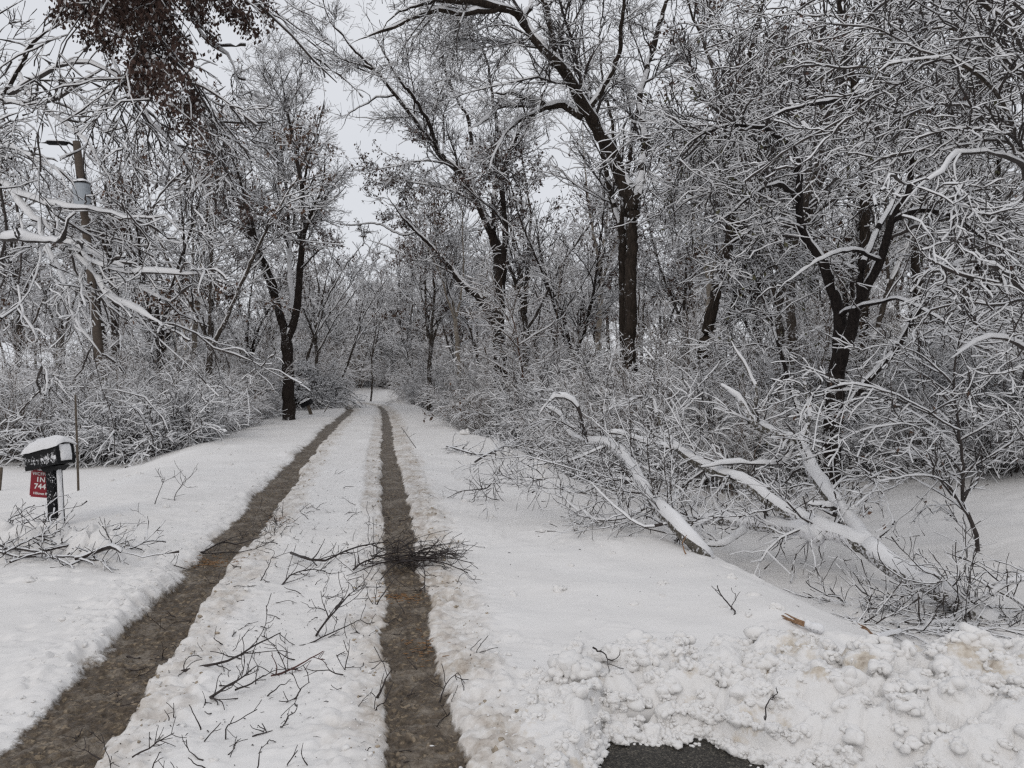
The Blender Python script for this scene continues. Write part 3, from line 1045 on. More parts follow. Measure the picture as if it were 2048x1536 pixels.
def black_tree():
    b = G(1668, 968)
    d = b[1]
    L = [
        ([b + np.array([0, 0, -0.2]), P(1665, 880, d), P(1668, 800, d), P(1672, 745, d)], 0.17, 0.15, False, 0),
        (px([(1672, 750), (1678, 690), (1680, 630), (1660, 560), (1630, 505), (1605, 460), (1598, 400), (1602, 350), (1640, 290), (1700, 230)], d), 0.1320, 0.03),
        (px([(1672, 750, d), (1700, 660, d - .4), (1720, 600, d - .7), (1760, 520, d - 1), (1785, 440, d - 1.2), (1820, 370, d - 1.4), (1830, 300, d - 1.6), (1900, 250, d - 1.8)]), 0.1210, 0.025),
        (px([(1720, 600, d - .7), (1725, 540, d - .8), (1755, 460, d - .5), (1800, 380, d), (1840, 310, d + .3)]), 0.0660, 0.02),
        (px([(1598, 400, d), (1560, 370, d - .5), (1520, 380, d - 1), (1470, 420, d - 1.3), (1400, 470, d - 1.6)]), 0.0550, 0.01),
        (px([(1605, 460, d), (1560, 440, d - .5), (1510, 455, d - 1), (1440, 500, d - 1.5)]), 0.0495, 0.01),
        (px([(1602, 350, d), (1580, 290, d), (1500, 250, d - .5), (1400, 270, d - 1), (1340, 330, d - 1.4)]), 0.0550, 0.01),
        (px([(1640, 290, d), (1600, 240, d + .5), (1560, 180, d + 1), (1500, 120, d + 1.4)]), 0.0495, 0.012),
        (px([(1785, 440, d - 1.2), (1850, 420, d - 1.6), (1920, 440, d - 2), (2000, 500, d - 2.4)]), 0.0550, 0.012),
        (px([(1830, 300, d - 1.6), (1800, 230, d - 2), (1700, 200, d - 2.5), (1600, 215, d - 3), (1500, 250, d - 3.4)]), 0.0550, 0.012),
        (px([(1760, 520, d - 1), (1700, 500, d - 1.5), (1640, 520, d - 2), (1560, 580, d - 2.4)]), 0.0385, 0.01),
        (px([(1680, 630, d), (1730, 610, d - 1), (1800, 600, d - 1.7), (1880, 640, d - 2.2), (1950, 700, d - 2.6)]), 0.0495, 0.01),
        (px([(1665, 870, d), (1720, 780, d - .3), (1790, 700, d - .5), (1830, 630, d - .6), (1900, 570, d - .8), (2000, 540, d - 1)]), 0.0770, 0.03),
        (px([(1655, 950, d), (1600, 830, d + .4), (1560, 700, d + .7), (1530, 600, d + 1), (1480, 500, d + 1.2)]), 0.0550, 0.012),
    ]
    lv = [dict(dens=2.79, t0=0.28, ang=(35, 70), lo=0.275, hi=0.688, K=12, wander=0.17, grav=-0.07, rf=0.42, rmax=0.02, snow=0.0294, taper=0.4, S=6),
          dict(dens=7.26, t0=0.08, ang=(30, 65), lo=0.438, hi=1.150, K=9, wander=0.20, grav=-0.06, rf=0.55, thick=0.0037, snow=0.0203, S=5),
          dict(dens=10.80, t0=0.1, ang=(30, 60), lo=0.198, hi=0.704, K=6, wander=0.24, grav=-0.02, rf=0.6, thick=0.0024, snow=0.0143, absl=True)]
    return tree('black_tree', 'black-barked tree in the ditch, bowed under heavy snow, behind the fallen trunk', 'tree', b, L, lv, bark='bark_black', twig='twig', seed=14, tsnow=0.022, clear=lambda c: stem_view(c, d - 0.3),
                leaves=dict(n=500, size=0.08, mat='leaf_olive', clump=2))


def edge_tree():
    """trunk outside the picture, drooping snow-laden limbs reaching in"""
    b = np.array([5.9, 7.6, 0.0]); b[2] = hz(5.9, 7.6)
    d = 7.0
    L = [
        ([b + np.array([0, 0, -0.2]), b + np.array([0.05, 0, 2]), b + np.array([0.15, 0, 3.6]), b + np.array([0.1, 0, 5.2])], 0.13, 0.09, False, 0),
        (px([(2110, 560, 7.6), (2060, 350, 7.3), (2000, 200, 7.1), (1900, 120, 7), (1780, 130, 6.9), (1700, 240, 6.8)]), 0.0310, .004),
        (px([(2100, 300, 7.6), (2040, 150, 7.8), (1960, 70, 8), (1870, 60, 8.2), (1780, 110, 8.4), (1720, 210, 8.6)]), 0.0310, .004),
        (px([(2110, 420, 7.6), (2030, 330, 7), (1960, 310, 6.7), (1880, 340, 6.4), (1800, 420, 6.2)]), 0.0248, .004),
        (px([(2120, 250, 7.6), (2020, 60, 7.5), (1930, -20, 7.4), (1830, -30, 7.3)]), 0.0310, .004),
        (px([(2110, 640, 7.6), (2030, 560, 7.2), (1950, 520, 6.9), (1870, 560, 6.7), (1820, 640, 6.6)]), 0.0217, .004),
        (px([(2110, 760, 7.6), (2040, 700, 7.2), (1980, 680, 7), (1900, 720, 6.9)]), 0.0186, .004),
        (px([(2120, 120, 7.6), (2030, -40, 8.6), (1900, -60, 9.4), (1700, -30, 10.2), (1550, 60, 10.8)]), 0.0310, .004),
    ]
    lv = [dict(dens=4.30, t0=0.15, ang=(30, 65), lo=0.260, hi=0.601, K=12, wander=0.19, grav=-0.07, rf=0.42, rmax=0.012, thick=0.0036, snow=0.0223, taper=0.4, S=6),
          dict(dens=8.18, t0=0.05, ang=(30, 60), lo=0.375, hi=1.050, K=9, wander=0.21, grav=-0.05, rf=0.6, thick=0.0025, snow=0.0155, S=5),
          dict(dens=7.98, t0=0.1, ang=(30, 60), lo=0.092, hi=0.330, K=6, wander=0.24, grav=0.0, rf=0.6, thick=0.0019, snow=0.0112, absl=True)]
    return tree('drooping_tree', 'thick-snowed branches drooping in over the ditch beside the red-stemmed sapling', 'tree', b, L, lv, bark='bark_grey', seed=15, tsnow=0.03, wob=0.06, clear=lambda c: stem_view(c, 99))


def left_tree():
    b = np.array([-7.3, 8.2, 0.0]); b[2] = hz(-7.3, 8.2)
    t = lambda z, dx=0.0: b + np.array([dx, 0, z])
    L = [
        ([t(-.2), t(1.5, .05), t(3.2, .1), t(5.0, .3), t(7.5, .6)], 0.20, 0.12, False, 0),
        # the big drooping limb and its fingers
        ([t(3.0, .1)] + px([(-150, 420, 7.6), (-40, 350, 7.2), (30, 390, 6.9), (90, 450, 6.7), (150, 510, 6.6), (210, 570, 6.5), (255, 630, 6.4), (290, 690, 6.4)]), 0.0379, 0.0030),
        (px([(30, 385, 6.9), (90, 408, 6.6), (160, 418, 6.4), (230, 430, 6.2), (330, 427, 6.0), (350, 445, 6.0), (395, 475, 6.0)]), 0.0162, 0.0030, True, 0.028),
        (px([(30, 390, 6.9), (50, 470, 6.8), (38, 560, 6.7), (62, 660, 6.6), (80, 740, 6.6), (88, 790, 6.6)]), 0.0095, 0.0030, True, 0.028),
        (px([(80, 440, 6.7), (105, 530, 6.5), (140, 600, 6.4), (165, 660, 6.3), (200, 710, 6.3)]), 0.0121, 0.0030, True, 0.028),
        (px([(140, 500, 6.6), (200, 530, 6.3), (260, 545, 6.2), (330, 548, 6.1), (410, 540, 6.0)]), 0.0095, 0.0030, True, 0.028),
        (px([(150, 510, 6.6), (215, 590, 6.2), (270, 620, 6.1), (330, 650, 6.0)]), 0.0103, 0.0030, True, 0.028),
        (px([(110, 465, 6.7), (180, 560, 6.9), (230, 640, 7), (240, 720, 7.1)]), 0.0112, 0.0030, True, 0.028),
        (px([(120, 480, 6.6), (200, 510, 6.4), (270, 570, 6.3), (330, 595, 6.2)]), 0.0103, 0.0030, True, 0.028),
        (px([(5, 480, 6.3), (60, 475, 6.2), (118, 480, 6.1), (135, 440, 6.0), (150, 425, 6.0)]), 0.0091, 0.0030, True, 0.06),
        (px([(0, 360, 7.1), (10, 480, 7.2), (-10, 600, 7.3), (20, 720, 7.4)]), 0.0128, 0.0030, True, 0.028),
        # upper limbs
        ([t(4.2, .2)] + px([(-120, 330, 7.8), (-20, 240, 7.6), (30, 160, 7.5), (75, 90, 7.4), (110, 55, 7.4), (170, 0, 7.4), (230, -60, 7.4)]), 0.0354, 0.0030),
        (px([(20, 190, 7.5), (60, 165, 7.3), (110, 140, 7.1), (170, 130, 7.0), (230, 160, 6.9), (270, 195, 6.8)]), 0.0178, 0.0030, True, 0.026),
        (px([(-40, 205, 7.6), (40, 208, 7.3), (110, 195, 7.1), (180, 150, 7.0), (215, 130, 7.0)]), 0.0110, 0.0030, True, 0.026),
        ([t(5.5, .35)] + px([(-160, 90, 8), (-60, 60, 7.8), (20, 15, 7.7), (60, -20, 7.6)]), 0.0354, 0.0030),
        (px([(-60, 300, 7.6), (0, 300, 7.0), (60, 320, 6.7), (120, 350, 6.5), (160, 400, 6.4)]), 0.0085, 0.0030, True, 0.028),
        (px([(40, 150, 7.5), (90, 220, 7.2), (150, 260, 7.0), (200, 320, 6.9), (215, 420, 6.8)]), 0.0095, 0.0030, True, 0.028),
        # high boughs above the frame that carry the hanging leaves
        ([t(6.2, .45)] + px([(-150, -180, 7.6), (0, -260, 7), (150, -240, 6.4), (250, -150, 6.1), (290, -20, 5.9), (330, 100, 5.8), (400, 215, 5.8)]), 0.0304, 0.0030),
        (px([(150, -240, 6.4), (300, -220, 6.0), (420, -120, 5.8), (480, -20, 5.7), (520, 60, 5.7)]), 0.0150, 0.0030, True, 0.028),
        (px([(200, -200, 6.2), (240, -60, 6.2), (255, 60, 6.3), (290, 150, 6.3)]), 0.0128, 0.0030, True, 0.028),
        (px([(60, -260, 6.8), (150, -80, 6.8), (200, 20, 6.8), (290, 120, 6.7), (380, 200, 6.6), (460, 270, 6.6)]), 0.0128, 0.0030, True, 0.028),
        (px([(120, -60, 6.9), (190, 60, 6.9), (260, 190, 6.9), (350, 290, 6.9), (420, 400, 6.9)]), 0.0085, 0.0030, True, 0.028),
        (px([(300, -220, 6.0), (360, -60, 6.3), (400, 60, 6.4), (470, 130, 6.4)]), 0.0085, 0.0030, True, 0.028),
    ]
    lv = [dict(dens=3.66, t0=0.20, ang=(20, 50), lo=0.207, hi=0.483, K=9, wander=0.17, grav=-0.07, rf=0.42, rmax=0.009, thick=0.0031, snow=0.0195, taper=0.45, S=6, gap=0.2),
          dict(dens=7.75, t0=0.05, ang=(25, 50), lo=0.330, hi=0.847, K=7, wander=0.20, grav=-0.06, rf=0.6, thick=0.0020, snow=0.0128, S=5, gap=0.25),
          dict(dens=10.30, t0=0.1, ang=(25, 50), lo=0.065, hi=0.252, K=5, wander=0.22, grav=-0.02, rf=0.6, thick=0.0014, snow=0.0085, absl=True)]

    def where(c):
        X = 1024 + c[:, 0] / c[:, 1] * F; Y = HY - (c[:, 2] - CH) / c[:, 1] * F
        a = (c[:, 1] < 6.75) & (Y < 90 + (X - 140) * 0.85) & (Y > -250) & (X > 110) & (Y < 260)
        a &= (vn((X - Y * 0.55) / 26, (Y + X * 0.3) / 150, 9) > -0.20)
        return a & (X < 530) & (((X < 395) & (X > 125 + Y * 0.75)) | ((X > 425) & (Y < 85)) | ((X < 430) & (Y < 30)))
    def gap(c):
        X = 1024 + c[:, 0] / c[:, 1] * F; Y = HY - (c[:, 2] - CH) / c[:, 1] * F
        return (X > 88) & (X < 200) & (Y > 262) & (Y < 405)
    return tree('drooping_oak', 'oak limbs drooping above the near mailbox, snow-lined, with dark brown leaf bunches up high', 'tree', b, L, lv, bark='bark_dark', seed=16, tsnow=0.035, clear=gap, wob=0.06,
                leaves=dict(n=34000, size=0.036, clump=5, droop=0.9, where=where, snowy=0.10))


def sapling():
    b = G(1956, 1098)
    d = b[1]
    L = [
        ([b + np.array([0, 0, -0.1])] + px([(1950, 1060), (1925, 990), (1922, 930), (1918, 850), (1905, 760), (1915, 690), (1940, 600)], d), 0.028, 0.008),
        (px([(1925, 1010, d), (1880, 960, d - .2), (1855, 900, d - .3), (1850, 870, d - .3), (1800, 850, d - .5), (1720, 860, d - .7), (1650, 900, d - .9)]), 0.013, 0.004),
        (px([(1935, 1030, d), (1890, 970, d - .3), (1830, 945, d - .6), (1760, 960, d - .8), (1680, 1000, d - 1)]), 0.013, 0.004),
        (px([(1918, 860, d), (1870, 830, d - .3), (1790, 790, d - .6), (1700, 770, d - .9), (1620, 785, d - 1.2)]), 0.012, 0.004),
        (px([(1920, 900, d), (1860, 850, d + .3), (1760, 800, d + .5), (1680, 810, d + .7), (1640, 830, d + .8)]), 0.010, 0.004),
        (px([(1905, 770, d), (1850, 720, d - .3), (1780, 690, d - .5), (1700, 700, d - .6)]), 0.010, 0.004),
        (px([(1912, 830, d), (1960, 790, d - .3), (2020, 810, d - .5), (2060, 880, d - .6)]), 0.010, 0.004),
        (px([(1950, 1080, d), (1900, 1030, d + .1), (1860, 1010, d + .2), (1820, 1040, d + .2)]), 0.008, 0.003),
        (px([(1915, 700, d), (1960, 640, d - .2), (2010, 620, d - .3), (2060, 660, d - .4)]), 0.010, 0.004),
    ]
    lv = [dict(dens=7.6, t0=0.15, ang=(30, 60), lo=0.2, hi=0.5, K=7, wander=0.14, grav=-0.03, rf=0.6, thick=0.0024, snow=0.017, taper=0.4, S=5),
          dict(dens=10.5, t0=0.1, ang=(30, 60), lo=0.06, hi=0.3, K=5, wander=0.18, grav=0.0, rf=0.7, thick=0.0018, snow=0.012, absl=True)]
    return tree('sapling', 'thin red-stemmed sapling with arching snow-lined shoots standing alone in the ditch', 'sapling', b, L, lv, bark='bark_red', twig='twig', seed=17, tsnow=0.012,
                leaves=dict(n=60, size=0.06, mat='leaf_tan'))


def stem_shrub():
    b = G(1062, 882)
    d = b[1]
    L = [
        (px([(1064, 884), (1058, 830), (1048, 770), (1038, 700), (1030, 650), (1010, 590)], d), 0.05, 0.012),
        (px([(1068, 884, d), (1075, 820, d), (1085, 770, d), (1078, 720, d)]), 0.035, 0.012),
        (px([(1052, 790, d), (1030, 760, d - .3), (980, 720, d - .6), (930, 700, d - 1)]), 0.022, 0.008, True, 0.03),
        (px([(1040, 700, d), (1000, 660, d - .5), (940, 650, d - 1)]), 0.02, 0.006, True, 0.03),
        (px([(1038, 690, d), (1070, 670, d), (1110, 640, d), (1120, 560, d)]), 0.02, 0.006, True, 0.03),
        (px([(1055, 820, d), (1000, 790, d - .6), (950, 790, d - 1), (905, 830, d - 1.3)]), 0.02, 0.006, True, 0.03),
        (px([(1060, 860, d), (1010, 820, d - .4), (960, 830, d - .8), (930, 850, d - 1)]), 0.016, 0.006, True, 0.03),
        (px([(1034, 670, d), (1000, 610, d), (985, 560, d), (965, 500, d)]), 0.02, 0.006, True, 0.03),
        (px([(1072, 860, d), (1110, 780, d - .4), (1160, 760, d - .8), (1200, 790, d - 1)]), 0.02, 0.006, True, 0.03),
    ]
    lv = [dict(dens=6.8, t0=0.1, ang=(30, 60), lo=0.25, hi=0.5, K=7, wander=0.14, grav=-0.03, rf=0.5, thick=0.0048, snow=0.029, taper=0.4, S=5),
          dict(dens=11.6, t0=0.1, ang=(30, 60), lo=0.15, hi=0.5, K=5, wander=0.16, grav=-0.01, rf=0.7, thick=0.0032, snow=0.021, absl=True)]
    return tree('shrub', 'many-stemmed reddish shrub at the snowy road shoulder with dry leaves low down', 'shrub', b, L, lv, bark='bark_red', twig='twig_brown', seed=18, tsnow=0.02, trunkpart='stems',
                leaves=dict(n=420, size=0.10, mat='leaf_tan', where=lambda c: c[:, 2] < 1.5))


def fallen_tree():
    """broken-off trunk lying across the ditch, its fork pointing to the road"""
    def g(x, y, h): return G(x, y, h)
    b = g(1985, 1290, 0.0)
    A0, A1 = g(1985, 1250, -0.04), g(1860, 1175, 0.22)
    root = thing('fallen_tree', 'fallen forked trunk capped with snow lying across the ditch beside the road', 'fallen tree', b)
    dd = A1[1]
    L = [
        ([A0, A1, P(1780, 1130, dd + .45), P(1735, 1095, dd + .7)], 0.105, 0.085, False, 0.05),
        (px([(1735, 1095, dd + .7), (1680, 1020, dd + 1.3), (1630, 950, dd + 1.9), (1600, 880, dd + 2.4)]), 0.0862, 0.0690, True, 0.05),
        (px([(1600, 882, dd + 2.4), (1550, 868, dd + 2.3), (1505, 848, dd + 2.2), (1478, 800, dd + 2.2), (1440, 770, dd + 2.3)]), 0.0517, 0.0207, True, 0.04),
        (px([(1600, 880, dd + 2.4), (1618, 850, dd + 2.4), (1616, 800, dd + 2.5), (1605, 745, dd + 2.6)]), 0.0322, 0.0138, True, 0.03),
        (px([(1510, 850, dd + 2.2), (1512, 790, dd + 2.2), (1495, 740, dd + 2.3), (1465, 680, dd + 2.4)]), 0.0322, 0.0115, True, 0.03),
        (px([(1585, 885, dd + 2.4), (1560, 925, dd + 2.2), (1480, 925, dd + 2.1), (1400, 935, dd + 2)]), 0.0253, 0.0115, True, 0.03),
        (px([(1735, 1095, dd + .7), (1690, 1075, dd + .9), (1640, 1055, dd + 1.1), (1540, 1000, dd + 1.6), (1450, 955, dd + 2.1), (1370, 905, dd + 2.6), (1325, 865, dd + 3)]), 0.0828, 0.0403, True, 0.05),
        (px([(1325, 865, dd + 3), (1312, 820, dd + 3.1), (1305, 760, dd + 3.2), (1308, 715, dd + 3.2)]), 0.0287, 0.0138, True, 0.03),
        (px([(1360, 900, dd + 2.7), (1290, 885, dd + 2.8), (1240, 870, dd + 2.9), (1200, 865, dd + 3)]), 0.0253, 0.0092, True, 0.03),
        (px([(1640, 1080, dd + 1.0), (1580, 1062, dd + 1.4), (1500, 1050, dd + 1.8), (1420, 1040, dd + 2.2), (1340, 1040, dd + 2.4)]), 0.0747, 0.0403, True, 0.05),
        (px([(1490, 1060, dd + 1.8), (1450, 1085, dd + 1.6), (1400, 1085, dd + 1.6)]), 0.0322, 0.0161, True, 0.03),
        (px([(1680, 1020, dd + 1.2), (1655, 1010, dd + 1.1), (1620, 1008, dd + 1.0)]), 0.0253, 0.0138, True, 0.03),
    ]
    lv = [dict(dens=4.08, t0=0.1, ang=(35, 75), lo=0.200, hi=0.550, K=7, wander=0.17, grav=0.0, rf=0.3, rmax=0.012, thick=0.0036, snow=0.0210, taper=0.3, S=5),
          dict(dens=13.65, t0=0.1, ang=(30, 60), lo=0.120, hi=0.495, K=6, wander=0.2, grav=0.0, rf=0.7, thick=0.0024, snow=0.0120, absl=True)]
    return tree('fallen_tree', '', '', b, L, lv, bark='bark_fallen', twig='twig', seed=19, tsnow=0.05, o=root, wob=0.035)


def fallen_limb():
    b = G(1400, 1098, 0.05)
    d = b[1]
    root = thing('fallen_limb', 'curved snow-covered limb with a torn orange end resting on the road shoulder', 'fallen limb', b)
    L = [
        ([G(1412, 1120, -0.05)] + px([(1385, 1085, d + .1), (1345, 1045, d + .4), (1300, 1000, d + .8), (1275, 950, d + 1.2), (1255, 920, d + 1.5), (1220, 893, d + 1.8), (1180, 888, d + 2.1), (1145, 875, d + 2.4)]), 0.062, 0.035, True, 0.06),
        (px([(1145, 875, d + 2.4), (1120, 830, d + 2.5), (1090, 810, d + 2.6)]), 0.03, 0.012, True, 0.04),
        (px([(1180, 888, d + 2.1), (1150, 810, d + 2.1), (1110, 795, d + 2.1), (1080, 830, d + 2.1)]), 0.02, 0.008, True, 0.04),
        (px([(1280, 960, d + 1.2), (1220, 960, d + 1.2), (1150, 985, d + 1.2), (1090, 960, d + 1.3)]), 0.018, 0.006, True, 0.012),
        (px([(1300, 1010, d + .8), (1230, 1040, d + .6), (1170, 1030, d + .8), (1110, 985, d + 1)]), 0.016, 0.005, True, 0.012),
        (px([(1340, 1045, d + .4), (1290, 1055, d + .3), (1230, 1010, d + .4), (1180, 960, d + .6)]), 0.014, 0.005, True, 0.01),
        (px([(1250, 920, d + 1.5), (1320, 950, d + 1.3), (1380, 1000, d + 1.1)]), 0.014, 0.005, True, 0.01),
        (px([(1210, 893, d + 1.8), (1150, 920, d + 1.8), (1080, 930, d + 1.8), (1020, 950, d + 1.8)]), 0.014, 0.005, True, 0.01),
    ]
    lv = [dict(dens=7.01, t0=0.1, ang=(30, 70), lo=0.300, hi=0.800, K=7, wander=0.2, grav=-0.01, rf=0.4, rmax=0.007, thick=0.0030, snow=0.0080, taper=0.3, S=5, gap=0.5),
          dict(dens=21.32, t0=0.05, ang=(30, 70), lo=0.100, hi=0.350, K=5, wander=0.22, grav=0.0, rf=0.7, thick=0.0021, snow=0.0050, absl=True, gap=0.5)]
    tree('fallen_limb', '', '', b, L, lv, bark='bark_fallen', twig='twig', seed=20, tsnow=0.05, o=root, wob=0.02)
    a = Acc(b)
    c = G(1372, 1108, 0.0)
    pts = [c, c + np.array([-.03, .0, .10]), c + np.array([.02, 0.02, .17]), c + np.array([.12, .03, .18])]
    a.line(pts[:3], 0.007, 0.003, S=6, wob=0.008)
    a.build('torn_wood', ['split_wood', 'snow'], root)
    return root


def ditch_brush():
    """tangle of broken crown branches where the ditch meets the ploughed bank"""
    rg = np.random.default_rng(55)
    b = G(1900, 1240)
    root = thing('brush_pile', 'tangled heap of broken twiggy branches between the fallen trunk and the ploughed bank', 'brush pile', b)
    a, c = Acc(b), Acc(b)
    d = b[1]
    Ls = []
    big = [
        ([(1700, 1275, d - .2), (1770, 1285, d - .25), (1850, 1295, d - .3), (1960, 1300, d - .3), (2080, 1305, d - .3)], 0.035, 0.03, 0.03),
        ([(2080, 1150, d), (2020, 1165, d), (1960, 1200, d), (1890, 1245, d - .1), (1840, 1255, d - .15)], 0.022, 0.012, 0.03),
        ([(2090, 1250, d + .2), (2000, 1230, d + .2), (1930, 1215, d + .2), (1820, 1230, d + .3), (1700, 1215, d + .5), (1640, 1190, d + .5)], 0.02, 0.008, 0.02),
        ([(2080, 1280, d), (2000, 1250, d), (1910, 1180, d), (1870, 1130, d)], 0.014, 0.006, 0.008),
        ([(2070, 1220, d), (1990, 1180, d), (1920, 1150, d), (1800, 1190, d + .1)], 0.014, 0.006, 0.012),
    ]
    for p, r0, r1, sn in big:
        Ls.append(a.line(px(p), r0, r1, S=8, wob=0.01, snow=sn, wide=0.3))
    A, B = resample(Ls, 16)
    A2, B2 = grow(rg, A, B, dens=24, t0=0.02, ang=(20, 80), lo=0.25, hi=0.8, K=7, wander=0.2, grav=0.02, rf=0.5, rmax=0.007, absl=True)
    B2 = np.maximum(B2, 0.0042)
    A3, B3 = grow(rg, A2, B2, dens=14, t0=0.1, ang=(30, 70), lo=0.08, hi=0.32, K=5, wander=0.2, grav=0.02, rf=0.7, absl=True)
    B3 = np.maximum(B3, 0.0024)
    for q in (A2, A3):
        h = base_h(q[..., 0], q[..., 1]) + 0.02
        q[..., 2] = np.maximum(q[..., 2], h)
    c.tube(A2, B2, S=5, snow=0.008, gap=0.4, rg=rg)
    c.tube(A3, B3, S=4, snow=0.004, gap=0.55, rg=rg)
    a.build('boughs', ['bark_fallen', 'snow'], root)
    c.build('twigs', ['twig', 'snow'], root)
    return root


for f in (forked_tree, arching_tree, leaning_tree, black_tree, edge_tree, left_tree, sapling, stem_shrub, fallen_tree, fallen_limb, ditch_brush):
    n = NT[0]; cnt(f()); print(f.__name__, NT[0] - n)


# ------------------------------------------------------------ woods behind
def proto_tree(name, label, cat, seed, h=13.0, fork=0.3, nl=4, spread=0.35, r=0.17, lean=0.0, bark='bark_grey', dens=1.0, leaves=None, twig='twig', wobk=1.0):
    rg = np.random.default_rng(seed)
    L = []
    r *= 0.82
    hb = h * fork
    lx, ly = lean * hb, rg.normal(0, 0.05) * hb
    top = np.array([lx, ly, hb])
    L.append(([np.array([0, 0, -0.3]), np.array([lx * .3, ly * .3, hb * .4]) + rg.normal(0, .05, 3), top], r, r * 0.8, False, 0.03))
    for i in range(nl):
        a = i * 2 * math.pi / nl + rg.uniform(-.5, .5)
        sp = spread * rg.uniform(0.5, 1.3)
        hh = (h - hb) * rg.uniform(0.75, 1.0)
        pts = [top - np.array([lx, ly, hb]) * 0.03]
        p = top.copy()
        dr = nrm(np.array([math.cos(a) * sp + lean, math.sin(a) * sp, 1.0]))
        n = 6
        for k in range(n):
            dr = nrm(dr + rg.normal(0, 0.10 * wobk, 3) + np.array([0, 0, 0.03]))
            p = p + dr * hh / n
            pts.append(p.copy())
        L.append((pts, r * 0.62 * rg.uniform(.8, 1.1), 0.014, True, 0.035))
    lv = [dict(dens=1.9 * dens, t0=0.1, ang=(30, 60), lo=0.22, hi=0.5, K=6, wander=0.16, grav=0.02, rf=0.42, snow=0.032, taper=0.6, S=4, thick=0.009),
          dict(dens=2.7 * dens, t0=0.1, ang=(28, 60), lo=0.35, hi=0.75, K=5, wander=0.2, grav=0.0, rf=0.5, thick=0.005, snow=0.023, gap=0.15),
          dict(dens=6.0 * dens, t0=0.05, ang=(25, 60), lo=0.25, hi=0.7, K=4, wander=0.2, grav=0.0, rf=0.6, thick=0.0036, snow=0.018, gap=0.15, absl=True)]
    lf = None
    if leaves:
        lf = dict(n=leaves, size=0.11, snowy=0.1, clump=2, mat='leaf_brown' if seed % 2 else 'leaf_tan', where=lambda c: rgm(c, 1.4) > -0.05)
    return cnt(tree(name, label, cat, (0, 0, 0), L, lv, bark=bark, twig=twig, seed=seed, tsnow=0.04, leaves=lf, wob=0.04))


def proto_shrub(seed, h=2.3, n=26, dens=1.0, twig='twig_brown', leaves=None, arch=-0.10, snow=0.021, name='shrub', rad=0.35, tilt=(8, 50)):
    rg = np.random.default_rng(seed)
    A = np.zeros((n, 8, 3)); B = np.zeros((n, 8))
    az = rg.uniform(0, 6.283, n)
    el = np.radians(rg.uniform(tilt[0], tilt[1], n))
    d = np.stack([np.cos(az) * np.sin(el), np.sin(az) * np.sin(el), np.cos(el)], -1)
    A[:, 0, :2] = rg.normal(0, rad, (n, 2)); A[:, 0, 2] = -0.08
    ln = h * rg.uniform(0.6, 1.25, n)
    for k in range(1, 8):
        d = nrm(d + rg.normal(0, 0.09, d.shape) + np.array([0, 0, arch * (0.3 + k / 6)]))
        A[:, k] = A[:, k - 1] + d * (ln / 7)[:, None]
    B[:] = np.linspace(0.012, 0.004, 8) * rg.uniform(.7, 1.5, n)[:, None]
    root = thing(name, 'x', 'shrub')
    a, c = Acc(), Acc()
    a.tube(A, B, S=5, snow=snow, rg=rg)
    A2, B2 = grow(rg, A, B, dens=6.0 * dens, t0=0.12, ang=(25, 60), lo=0.2, hi=0.5, K=6, wander=0.16, grav=arch * 0.5, rf=0.6, taper=0.4)
    B2 = np.maximum(B2, 0.0036)
    A3, B3 = grow(rg, A2, B2, dens=10.0 * dens, t0=0.05, ang=(25, 60), lo=0.15, hi=0.50, K=5, wander=0.18, grav=-0.02, rf=0.7, absl=True)
    B3 = np.maximum(B3, 0.0026)
    c.tube(A2, B2, S=4, snow=snow * 0.85, rg=rg)
    c.tube(A3, B3, S=4, snow=snow * 0.6, rg=rg)
    a.build('stems', [twig, 'snow'], root)
    c.build('branches', [twig, 'snow'], root)
    if leaves:
        obj('leaves', leaf_mesh(rg, A3, leaves, 0.075, 0.9, (0, 0, 0), 'leaf_tan' if seed % 2 else 'leaf_olive', 0.1, 2), root)
    return cnt(root)


